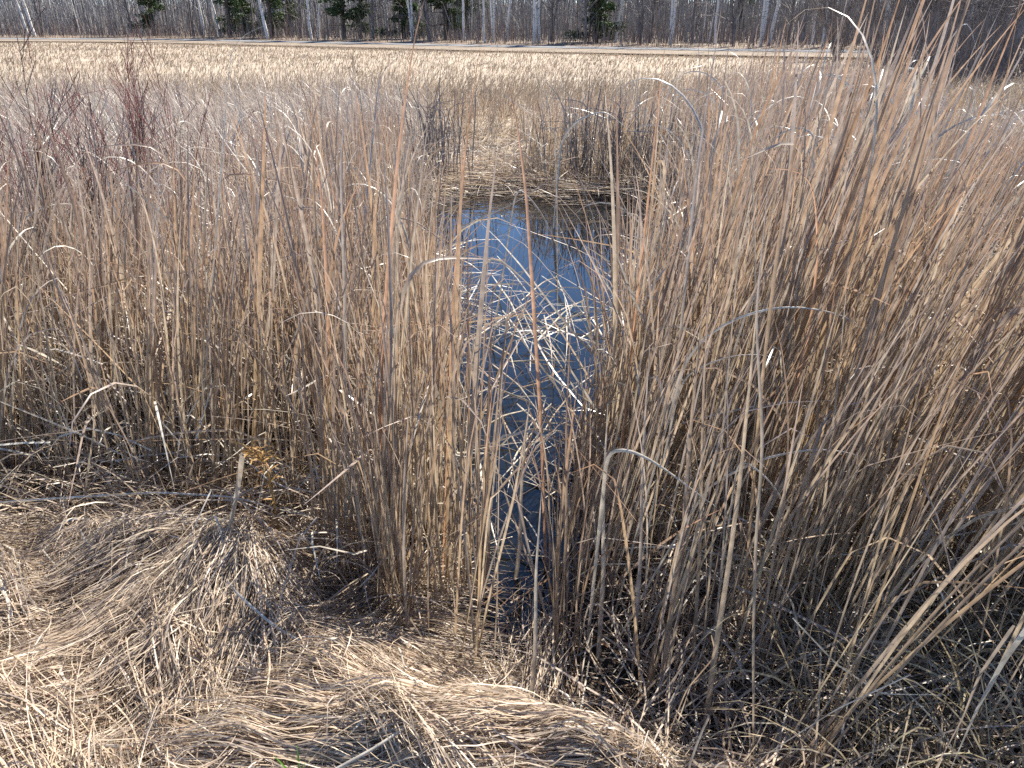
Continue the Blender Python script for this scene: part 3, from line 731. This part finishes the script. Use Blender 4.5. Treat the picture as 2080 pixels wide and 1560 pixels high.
def seedhead(parent, h):
    st = np.array([[0, 0, 0], [.004, .003, h*.5], [.012, 0, h]]); link('stalk', tube_mesh('stalk', [(st, np.array([.004, .0035, .003]))], M_pale, 6), parent)
    zs = np.array([0, .008, .03, .07, .11, .135, .145]); rr = np.array([.003, .010, .0125, .013, .012, .009, .002])
    o = link('seed_head', tube_mesh('seed_head', [(np.stack([zs*0+.012, zs*0, zs+h-.02], -1), rr)], M_seed, 10), parent)
n_c = 285; made = []
cx_ = []; rgc = np.random.default_rng(77)
x, y = sample_stand(2400, 2.12, 9.8, 1.0)
keep = rgc.random(len(x)) < np.clip(2.6/y, 0, 1)**1.6; x, y = x[keep][:n_c], y[keep][:n_c]
for i in range(len(x)):
    X, Y = float(x[i]), float(y[i]); r = empty('cattail', (X, Y, max(float(H(X, Y)), -.03)-.02))
    lw = float(wind(np.array(X), np.array(Y)))
    r.rotation_euler = (rgc.normal(0, .05), lw+rgc.normal(0, .05), 0)
    h = float(stand_height(np.array(X), np.array(Y)))*1.12
    az0 = rgc.random()*PI
    cnt = {'straight': 0, 'bent': 0, 'arched': 0, 'snapped': 0}
    for q in range(int(rgc.integers(4, 8))):
        kl = rgc.choice(['straight', 'bent', 'arched', 'snapped'], p=([.40, .18, .34, .08] if X/Y > .1 else [.52, .20, .18, .10]) if Y > 3.0 else [.68, .24, .04, .04])
        cnt[str(kl)] += 1
        lo = link('leaf', leaf_lib[kl][int(rgc.integers(len(leaf_lib[kl])))], r)
        side = az0 + (PI if q % 2 else 0) + rgc.normal(0, .3)
        L = h*rgc.uniform(.72, 1.12)
        lo.location = (rgc.normal(0, .006), rgc.normal(0, .006), 0)
        lo.scale = (L, L, L)
        lo.rotation_euler = Euler((0, abs(rgc.normal(0, .06))+.005, side), 'XYZ')
    zl, grp = zone(X, Y)
    ft = [NUM[cnt['snapped']]+' snapped'] if cnt['snapped'] else []
    ft += [NUM[cnt['arched']]+' bowed'] if cnt['arched'] else []
    ft = ft[:1] if cnt['snapped'] and cnt['arched'] and h < 1.4 else ft
    lab = f"{'tall' if h > 1.65 else 'medium' if h > 1.4 else 'short'} cattail" + (' with ' + ' and '.join(ft) + (' leaf' if (cnt['snapped']+cnt['arched']) == 1 else ' leaves') if ft else ' with upright leaves') + ', ' + zl
    made.append((r, lab, X/Y, grp))
byl = {}
for m_ in made: byl.setdefault(m_[1], []).append(m_)
for lab, ms in byl.items():
    ms.sort(key=lambda q: q[2])
    for i, (r, _, _, grp) in enumerate(ms):
        n_ = len(ms)
        extra = '' if n_ == 1 else ', left of two alike' if (n_ == 2 and i == 0) else ', right of two alike' if n_ == 2 else f', {i+1}{"th" if 10 < i+1 < 20 else {1: "st", 2: "nd", 3: "rd"}.get((i+1) % 10, "th")} from left'
        tag(r, lab + extra, 'cattail', grp)
# cattails that still carry brown seed heads
for (px, py, Y, lab) in [(78, 330, 4.3, 'cattail with a brown seed head at the far left edge of the marsh'), (1727, 185, 7.5, 'cattail with a dark brown seed head, left one of the pair at the upper right'), (1764, 190, 7.2, 'cattail with a dark brown seed head, right one of the pair at the upper right'), (620, 430, 5.5, 'cattail with a short brown seed head left of the blue pool')]:
    P = at_Y(px, py, Y); z0 = max(float(H(P[0], Y)), 0)
    r = empty('cattail', (P[0], Y, z0)); seedhead(r, P[2]-z0-.05)
    for q in range(4):
        lo = link('leaf', leaf_lib['straight'][q*2], r); L = (P[2]-z0)*(1.1-.12*q); lo.scale = (L, L, L); lo.rotation_euler = (0, .05+.03*q, q*2.2)
    tag(r, lab, 'cattail')

# ------------------------------------------------------------------ single leaves and stalks one can point at
def catmull(P, n):
    P = np.asarray(P, float); P = np.vstack([2*P[0]-P[1], P, 2*P[-1]-P[-2]]); out = []
    m = len(P)-3
    for t in np.linspace(0, m-1e-6, n):
        i = int(t); u = t-i; a, b, c, d = P[i:i+4]
        out.append(.5*((2*b)+(-a+c)*u+(2*a-5*b+4*c-d)*u*u+(-a+3*b-3*c+d)*u**3))
    return np.array(out)
def smooth_path(P, n):
    P = np.asarray(P, float); d = np.r_[0, np.cumsum(np.linalg.norm(np.diff(P, axis=0), axis=1))]
    m = 160; q = np.linspace(0, d[-1], m); C = np.stack([np.interp(q, d, P[:, c]) for c in range(3)], -1)
    for _ in range(45):
        C[1:-1] = (C[:-2]+C[1:-1]*2+C[2:])/4
    return C[np.linspace(0, m-1, n).round().astype(int)]
def leaf_along(P, W, mat, n=26, roll=.6, fold=.22, taper0=.05, taper1=.35, name='reed_leaf'):
    C = smooth_path(P, n); T = norm(np.gradient(C, axis=0))
    s = np.linspace(0, 1, n)
    view = norm(np.array([0, 0, CAMZ])-C)
    ref = np.tile(np.array([0.15, -1.0, .35]), (n, 1))
    A = norm(np.cross(T, ref)); B = np.cross(A, T)
    ph = roll*(s-.4)
    Wv = A*np.cos(ph)[:, None]+B*np.sin(ph)[:, None]; Nv = np.cross(Wv, T)
    prof = np.minimum(1, (s+.02)/max(taper0, 1e-3)*.5+.5)*np.minimum(1, ((1-s)/taper1+.03))**.7
    # crescent section of a thin leaf
    hw = (W*.5*prof)[:, None]
    V = np.stack([C-Wv*hw, C-Wv*hw*.45+Nv*hw*fold*1.5, C+Wv*hw*.45+Nv*hw*fold*1.5, C+Wv*hw], 1)
    i = np.arange(n*4).reshape(n, 4)
    F = np.stack([i[:-1, :-1], i[:-1, 1:], i[1:, 1:], i[1:, :-1]], -1).reshape(-1, 4)
    return mesh_np(name, V.reshape(-1, 3), F, mat, {'rnd': np.full(n*4, .1), 't': np.repeat(s, 4)})
def pixel_leaf(pts, Y, Wpx, mat, label, name='reed_leaf', cat='reed leaf', Y1=None, ground=None, **kw):
    """a leaf with its real distance Y (m); ground adds a stem down to the marsh"""
    Y1 = Y if Y1 is None else Y1
    ys = np.linspace(Y, Y1, len(pts)); P = [at_Y(a, b, d) for (a, b), d in zip(pts, ys)]
    if ground is not None:
        gx, gy = ground; g = on_z(gx, gy, 0); g[2] = float(H(g[0], g[1]))-.02
        P = [g, g*.5+P[0]*.5+np.array([0, 0, .02])] + P
    W = Wpx*(Y+Y1)*.5/2400
    o = link(name, leaf_along(np.array(P), W, mat, n=max(30, 8*len(P)), **kw)); tag(o, label, cat)
    return o
L = pixel_leaf
def R(pts, W, mat, label, dy=.5, z=0.0, **kw):
    g = on_z(pts[0][0], pts[0][1], z); Y = g[1]; zz = float(H(g[0], g[1])); g = on_z(pts[0][0], pts[0][1], zz); Y = g[1]
    return pixel_leaf(pts, Y, W, mat, label, Y1=Y+dy, **kw)
L([(1395,722),(1450,668),(1530,632),(1610,620),(1700,635),(1750,655),(1768,690)], 2.15, 9, M_pale, 'long pale reed leaf arching high across the right-hand stand', ground=(1240, 1290))
L([(1235,908),(1290,915),(1350,952),(1400,990),(1455,1030)], 1.8, 14, M_pale, 'broad blue-white broken leaf sloping down beside the channel on the right', ground=(1190, 1340))
L([(1440,985),(1550,930),(1650,911),(1730,918),(1765,932),(1779,958)], 1.9, 9, M_pale, 'pale leaf arching low in front of the right stand, tip drooping right', ground=(1230, 1350))
L([(1500,925),(1560,970),(1600,1030),(1612,1075),(1620,1180)], 1.85, 7, M_pale, 'thin leaf curving down under the low pale arch on the right', ground=(1440, 1340))
L([(1385,765),(1450,732),(1520,716),(1578,726)], 2.1, 7, M_pale, 'short pale arch below the highest arching leaf on the right', ground=(1270, 1300))
L([(1630,525),(1680,500),(1735,484)], 2.5, 14, M_pale, 'thick white bent leaf tip catching the sun in the right stand', ground=(1540, 1110))  # white of the sun glint is painted by the pale material
L([(1565,1010),(1600,850),(1640,700),(1662,520),(1655,380),(1640,345),(1600,341),(1556,343)], 2.3, 9, M_orange, 'orange leaf folded sharply to the left at its top in the right stand', ground=(1545, 1180))
R([(1500,1370),(1545,800),(1580,500),(1630,200),(1690,55)], 12, M_reed, 'tall tapering brown leaf rising highest against the wood on the right', .3)
R([(1700,1200),(1760,700),(1840,330),(1925,100)], 12, M_reed, 'tall brown leaf crossing the road line near the upper right', .3)
R([(1330,1180),(1380,700),(1415,350),(1465,20)], 10, M_reed, 'tall leaf right of the pool reaching the top of the frame', .3)
R([(1240,1120),(1290,650),(1325,330),(1352,80)], 8, M_orange, 'slender rust-coloured leaf rising right of the pool', .3)
R([(1110,1190),(1100,880),(1080,560),(1068,380),(1045,215),(1030,165)], 12, M_orange, 'long cinnamon leaf standing in front of the blue pool', .3)
R([(655,1090),(668,650),(655,420),(640,290),(628,222)], 11, M_orange, 'bright orange leaf curving up left of the pool', .2)
R([(770,1190),(775,700),(810,300),(840,80),(862,0)], 12, M_orange, 'tall brown leaf tapering to the top edge left of centre', .2)
R([(900,1170),(920,620),(945,300),(975,95)], 9, M_orange, 'narrow orange leaf crossing the meadow left of centre', .3)
R([(700,1200),(702,900),(700,600),(690,300),(720,150)], 10, M_reed, 'grey-brown leaf rising from the near left clump past the meadow', .2)
L([(1133,640),(1132,430),(1127,255)], 5.2, 4, M_pale, 'hair-thin pale stalk standing in the blue pool')
L([(755,500),(765,452),(800,436),(850,448),(920,510),(1000,615)], 3.6, 5, M_reed, 'long thin leaf arching over the left edge of the blue pool', ground=(740, 1050))
L([(1050,372),(1100,430),(1140,520),(1165,580),(1178,612)], 4.6, 5, M_pale, 'thin pale leaf bowing down over the middle of the pool', ground=(985, 705))
L([(870,497),(950,455),(1040,415),(1110,372)], 5.4, 5, M_pale, 'pale snapped leaf slanting up across the head of the pool', ground=(820, 640))
L([(470,75),(510,62),(550,48)], 3.0, 5, M_pale, 'pale leaf tip slanting across the wood at the upper left', ground=(400, 1030))
L([(640,210),(665,175),(690,140)], 4.0, 8, M_reed, 'greyish leaf tip bent right above the meadow', ground=(560, 900))
L([(770,150),(790,125),(815,112)], 4.2, 6, M_pale, 'white leaf tip catching light above the meadow', ground=(700, 900))  # its gleam is put in by the pale leaf colour
for k_, (a, b) in enumerate([((1820,345),(1950,352)), ((1480,410),(1560,470)), ((1850,225),(1920,260)), ((1770,400),(1720,430)), ((1870,180),(1960,200)), ((1950,50),(1985,110)), ((1690,160),(1745,195)), ((1170,245),(1285,270))]):
    mx_, my_ = (a[0]+b[0])/2, min(a[1], b[1])-22
    wh = ['over the small right-hand pool', 'left of the dark gap in the right stand', 'at the upper right above the pink grass', 'beside the dark gap in the right stand', 'below the bare tree at the upper right', 'against the bare tree at the top right', 'in front of the grey thicket', 'over the far shore of the blue pool'][k_]
    L([(a[0]-30, a[1]+40), a, (mx_, my_), b], 4.2 if k_ < 7 else 8.0, 6, M_pale, 'pale leaf bowed over in a hoop ' + wh, ground=(a[0]-110, 745) if k_ < 7 else (a[0]-50, 470))  # hoops coloured pale to paint the glint along the bend
# foreground stems, lower right
R([(1428,1510),(1452,1330),(1480,1150),(1505,960),(1540,600)], 27, M_grass, 'thick tan stem standing nearest the camera at lower right', .15, taper1=.9)
R([(1340,1430),(1362,1250),(1388,1080),(1400,900),(1430,600)], 24, M_grass, 'second thick tan stem left of the nearest one', .2, taper1=.9)
R([(1532,1600),(1530,1300),(1535,1100),(1550,900),(1535,640),(1560,380)], 12, M_reed, 'thin straight stalk rising from the bottom edge right of centre', .3)
for k_, (a_, b_, c_, d_, w_) in enumerate([(1215,1340,1235,820,14), (1405,1400,1445,500,12), (1075,1480,1100,1000,14), (1600,1330,1700,560,13), (1285,1370,1320,700,12), (985,1230,1000,760,12), (1740,1330,1850,640,13), (1140,1300,1160,640,10), (1040,1250,1075,820,13), (1885,1180,1990,500,12)]):
    R([(a_, b_), ((a_*2+c_)/3+4, (b_*2+d_)/3), ((a_+c_*2)/3-3, (b_+d_*2)/3), (c_, d_)], w_*1.35, M_reed if k_ % 2 else M_grass, 'tan reed stem in the near right foreground, ' + ordn[[4, 6, 2, 7, 5, 0, 8, 3, 1, 9][k_]] + ' of the ten from the left', .2, taper1=.8)
L([(1445,1290),(1455,1330),(1395,1400),(1330,1560)], 1.35, 6, M_reed, 'bent stalk crossing the thick near stems')
L([(1610,1255),(1700,1350),(1790,1410),(1930,1412)], 1.45, 6, M_pale, 'thin leaf angled down across the dark hollow at lower right')
L([(1850,1370),(1700,1440),(1560,1530),(1480,1600)], 1.25, 6, M_pale, 'straight pale stalk slanting to the bottom edge at lower right')
L([(2095,1265),(2040,1340),(1985,1440),(1925,1575)], 1.15, 26, M_pale, 'broad bleached leaf slanting out of the lower right corner', taper1=.8)
L([(2060,1270),(1990,1370),(1955,1460),(1890,1580)], 1.2, 16, M_reed, 'grey leaf lying behind the broad bleached corner leaf', taper1=.8)
L([(2080,1060),(1900,1095),(1700,1130),(1500,1140)], 2.0, 6, M_pale, 'long nearly level stalk fallen across the right stand')
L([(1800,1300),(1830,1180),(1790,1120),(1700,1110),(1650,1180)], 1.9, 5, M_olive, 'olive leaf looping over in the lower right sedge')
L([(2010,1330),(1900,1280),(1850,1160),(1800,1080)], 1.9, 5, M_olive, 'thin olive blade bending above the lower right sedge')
L([(492,925),(482,1000),(455,1120),(440,1180)], 2.1, 20, M_sedge, 'broken purple-grey stub standing out of the left grass mat', taper1=.9)
L([(345,1100),(400,1150),(455,1170),(480,1205),(560,1275),(660,1330),(820,1400)], 2.12, 11, M_pale, 'long kinked stalk lying diagonally over the left grass mat', Y1=1.52)
L([(660,1575),(760,1520),(850,1460),(910,1425)], 1.18, 19, M_pale, 'thick white stalk lying at the bottom edge left of centre', Y1=1.4, taper1=.9)
L([(0,1020),(150,1010),(320,1000),(480,1010),(640,1055)], 2.35, 8, M_pale, 'long thin stalk fallen level along the top of the left mat')
L([(0,815),(160,880),(300,950)], 2.6, 5, M_sedge, 'grey stalk slanting down at the left edge')
L([(560,1090),(700,1040),(850,960)], 2.3, 4, M_olive, 'greenish blade bridging the dark hollow from the mat')
L([(170,1060),(175,980),(190,880),(200,700)], 2.5, 9, M_reed, 'single upright stem at the left edge of the mat', taper1=.9)

# dark clump on the far shore and bowed hoops
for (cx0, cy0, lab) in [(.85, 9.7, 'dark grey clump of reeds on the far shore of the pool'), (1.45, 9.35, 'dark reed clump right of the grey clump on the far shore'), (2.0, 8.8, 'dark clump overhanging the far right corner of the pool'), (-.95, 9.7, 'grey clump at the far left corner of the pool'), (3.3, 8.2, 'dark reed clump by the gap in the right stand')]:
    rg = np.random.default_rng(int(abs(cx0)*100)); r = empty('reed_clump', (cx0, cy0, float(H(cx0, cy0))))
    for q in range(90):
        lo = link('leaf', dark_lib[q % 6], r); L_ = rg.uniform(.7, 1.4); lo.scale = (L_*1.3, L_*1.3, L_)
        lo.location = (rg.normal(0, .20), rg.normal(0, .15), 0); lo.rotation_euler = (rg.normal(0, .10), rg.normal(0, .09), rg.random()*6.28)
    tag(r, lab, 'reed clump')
# bleached stalks fallen over the waist of the pool
waist = [((1010,520),(1095,625)),((1060,610),(1150,555)),((1080,600),(1235,590)),((1100,560),(1190,640)),((1175,690),(1345,600)),((1040,640),(1210,700)),((960,690),(1110,590)),((1000,560),(1075,700)),((1020,630),(1100,760)),((1095,620),(1160,590)),((1120,650),(1300,645)),((1085,700),(1200,600)),((1130,560),(1180,720)),((1210,540),(1280,610)),((1180,600),(1300,680)),((1035,735),(1170,735)),((1060,690),(1230,640)),((1105,640),(1125,790)),((1150,640),(1145,780)),((1000,700),(1050,770)),((960,880),(1080,830)),((985,905),(1180,880)),((1010,790),(1120,850)),((1050,820),(1120,930)),((1010,830),(1100,1000)),((1080,880),(1030,1000)),((990,950),(1060,1050)),((1120,820),(1060,930)),((1160,800),(1090,900)),((1000,740),(1110,860)),((975,940),(1015,1130)),((1095,880),(1010,980))]
wtxt = ['at the upper end of the tangle', 'over the blue water', 'across the middle of the tangle', 'in the lower tangle', 'over the dark channel']
rw = np.random.default_rng(5)
order = sorted(range(len(waist)), key=lambda q: (waist[q][0][1]+waist[q][1][1], waist[q][0][0]))
for rank, q in enumerate(order):
    (a, b), (c_, d_) = waist[q]
    A = on_z(a, b, .03+.10*rw.random()); B = on_z(c_, d_, .02+.14*rw.random())
    M_ = (A+B)/2 + np.array([rw.normal(0, .02), rw.normal(0, .02), .02+.03*rw.random()])
    o = link('fallen_reed', leaf_along(np.array([A, M_, B]), .0075+.004*rw.random(), M_pale if rw.random() < .75 else M_grass, n=12, taper1=.6, roll=rw.normal(0, 1)))
    tag(o, f'bleached reed stalk lying {wtxt[min(4, rank*5//len(waist))]}, {(ordn + ["thirty-first", "last of all"])[rank]}', 'fallen reed', 'fallen stalks across the pool')
# finer debris on the water there, plus litter mats on the far shore
def patch(n, cx, cy_, sx, sy, l0, l1, w0, w1, lift, arc, ang=None, spread=3.2):
    x = rng.normal(cx, sx, n); y = rng.normal(cy_, sy, n)
    a = rng.random(n)*2*PI if ang is None else ang+rng.normal(0, spread, n)
    V, F, c = lying(x, y, a, rng.uniform(l0, l1, n), rng.uniform(w0, w1, n), S=5, bend=.07, lift=lift, arc=arc*.5, kinky=.12)
    return V, F, c, n, 6
lay_stuff('floating_debris', 'tangle of bleached broken stalks floating over the waist of the pool', M_pale, [
    patch(34, .10, 4.8, .30, .2, .2, .7, .004, .009, .10, .04), patch(200, -.76, 5.1, .28, .5, .2, .8, .004, .009, .22, .08),
    patch(14, .05, 3.9, .18, .5, .15, .5, .004, .008, .06, .03), patch(20, .03, 2.9, .12, .5, .12, .4, .003, .007, .05, .03),
    patch(160, .8, 1.75, .4, .3, .1, .5, .003, .006, .06, .04),
    patch(500, 3.7, 7.2, .8, .5, .2, .8, .004, .008, .2, .06), patch(260, 4.0, 5.9, .8, .6, .2, .6, .004, .008, .05, .03)], 'litter')
lay_stuff('shore_mat', 'mats of flattened straw on the far shore of the pool', M_grass, [
    patch(600, -.55, 9.8, .6, .35, .3, .8, .005, .010, .22, .05, PI*.95, .35), patch(220, 1.05, 9.1, .6, .25, .2, .7, .004, .009, .22, .05, PI*.95, .3),
    patch(420, .25, 10.3, .4, .45, .3, .8, .005, .010, .3, .1, -.8, .5), patch(1600, -.5, 11.0, .8, .8, .2, .6, .004, .009, .12, .06)], 'litter')
patchd = patch(45, .1, 3.6, .28, 1.0, .1, .4, .003, .007, .03, .02); patche = patch(700, .55, 1.75, .6, .3, .08, .35, .003, .007, .04, .02)
lay_stuff('sodden_litter', 'brown sodden leaves in the dark channel', M_brown, [patchd, patche], 'litter')

# ------------------------------------------------------------------ shrubs
def shrub(name, px, py, z, nst, ht, r0, mat, label, cat, spread=.4, leanx=0.0, seed=0, kids=4, depth=2, group=None, Y=None, fork=.55):
    rg = np.random.default_rng(seed); g = on_z(px, py, z) if Y is None else np.array([(px-1040)/FPX*0+at_Y(px, 600 if Y < 12 else 175, Y)[0], Y, 0])
    g[2] = float(H(g[0], g[1])) if g[1] < 12 else float(Hfar(np.array(g[0]), np.array(g[1])))
    r = empty(name, g)
    for i in range(nst):
        out = []
        a = rg.random()*2*PI; d = np.array([math.cos(a)*spread*rg.uniform(.3, 1)+leanx, math.sin(a)*spread*.6*rg.uniform(.3, 1), 1.0])
        branch((rg.normal(0, .04), rg.normal(0, .04), -.03), d, ht*rg.uniform(.65, 1.05), r0*rg.uniform(.7, 1.2), depth, out, rg, .14, 7, .12, kids, fork, .0014 if ht < 2.5 else .004)
        link('stem', tube_mesh('stem', out, mat, 5), r)
    tag(r, label, cat, group)
dog = [(250, 520, 7, 1.45, 'dark red dogwood shrub with dense twigs left of centre in the marsh', .35, .12, 6.0),
       (330, 470, 6, 1.5, 'red-stemmed shrub right of the densest red thicket', .3, .05, 7.0),
       (120, 600, 5, 1.7, 'red-twigged shrub near the left edge reaching the road line', .25, .1, 5.0),
       (400, 520, 5, 1.75, 'tall sparse red shrub whose twig tips cross the wood', .2, -.1, 5.2),
       (40, 500, 5, 1.35, 'low reddish shrub at the left edge of the marsh', .35, .0, 6.2),
       (560, 560, 4, 1.1, 'small reddish shrub halfway between the thicket and the pool', .3, .05, 6.4),
       (480, 430, 5, 1.3, 'brownish-red shrub at the back of the left sedge', .35, .1, 8.2)]
for i, (px, py, ns, ht, lab, sp, lx, Y) in enumerate(dog):
    shrub('dogwood_shrub', px, py, 0, ns+2, ht*.85, .006, M_red, lab, 'shrub', sp, lx, 300+i, 5, 2, 'red-stemmed shrubs in the marsh', Y=Y, fork=.5)
shrub('willow_shrub', 120, 640, 0, 6, 1.55, .011, M_willow, 'dark grey willow with thick stems slanting right at the left of the marsh', 'shrub', .12, .38, 410, 4, 2, None, Y=4.4, fork=.5)
shrub('willow_shrub', 60, 900, 0, 4, 1.5, .006, M_willow, 'thin dark-stemmed willow standing at the left edge', 'shrub', .2, .05, 411, 4, 2, None, Y=3.6, fork=.5)
# right-hand bushes and bare tree in front of the road
for i, (px, Y, ns, ht, lab) in enumerate([(1690, 34, 14, 3.6, 'grey leafless bush hiding the road, leftmost of the right-hand bushes'), (1770, 31, 14, 3.8, 'tall grey bush second from the left in the right-hand thicket'), (1850, 30, 14, 3.5, 'dense twiggy bush in the middle of the right-hand thicket'), (1930, 28, 14, 3.6, 'twiggy bush left of the leaning bare tree'), (2010, 27, 14, 3.4, 'twiggy bush around the foot of the leaning bare tree'), (2090, 25, 14, 3.4, 'grey bush cut by the right edge of the frame'), (1810, 24, 9, 1.4, 'low dark bush in front of the right-hand thicket'), (1975, 23, 9, 1.4, 'low dark bush right of the meadow edge')]):
    shrub('bare_shrub', px, 0, 0, ns+10, ht*1.1, .016, M_bark, lab, 'shrub', .6, .0, 500+i, 7, 2, 'leafless bushes at the right of the meadow', Y=Y, fork=.55)
rg = np.random.default_rng(88)
p = at_Y(2010, 190, 22.0); p[2] = float(Hfar(np.array(p[0]), np.array(22.0)))
r = empty('bare_tree', p)
tp = np.array([(0, 0, -.1), (.25, 0, .8), (.55, 0, 1.8), (.75, .1, 3.2), (.7, .2, 5), (.9, .2, 7)])
link('trunk', tube_mesh('trunk', [(tp, np.array([.13, .11, .10, .085, .06, .02]))], M_bark, 9), r)
out = []
for q in range(30):
    z = rg.uniform(.9, 6.6); pp = np.array([np.interp(z, tp[:, 2], tp[:, c]) for c in range(3)]); a = rg.random()*6.28
    branch(pp, (math.cos(a), math.sin(a)*.7, rg.uniform(-.05, .7)), rg.uniform(1.0, 2.8), .03, 2, out, rg, .45, 7, .05, 5, .7, .004)
link('limbs', tube_mesh('limbs', out, M_bark, 4), r)
tag(r, 'leaning bare tree with crooked twigs near the right edge', 'tree')

# ------------------------------------------------------------------ small things
# golden dried weed at the mat's edge
g = on_z(572, 1120, .2); r = empty('dried_weed', (g[0], g[1], float(H(g[0], g[1])))); r.scale = (1.25, 1.25, 1.15)
st = catmull([(0, 0, 0), (.0, 0, .16), (-.01, .0, .30), (-.05, -.01, .36)], 12)
link('stem', tube_mesh('stem', [(st, np.linspace(.004, .002, 12))], M_gold, 6), r)
n = 60; t = rng.random(n)**.5; base = np.array([st[int(q*11)] for q in t])
V, F, c, _ = standing(base+rng.normal(0, .008, (n, 3)), rng.random(n)*6.28, rng.uniform(.5, 1.6, n), rng.uniform(.5, 2, n), rng.uniform(.03, .07, n), rng.uniform(.003, .007, n), S=5)
o = link('bracts', mesh_np('bracts', V, F, M_gold, attrs_for(n, 6, c)), r)
tag(r, 'golden dried weed drooping beside the left grass mat', 'weed')
g = on_z(614, 1640, .2); r = empty('green_shoot', (g[0], g[1], float(H(g[0], g[1]))))
for q in range(4):
    one = lambda v: np.array([v], float)
    V, F, c, _ = standing(np.array([[.004*q, 0, 0.0]]), one(q*1.7), one(.08+.05*q), one(.3), one(.14+.02*q), one(.006), S=7, wob=.01)
    link('blade', mesh_np('blade', V, F, M_green, attrs_for(1, 8, c)), r)
tag(r, 'fresh green grass shoot at the bottom edge of the mat', 'grass shoot')
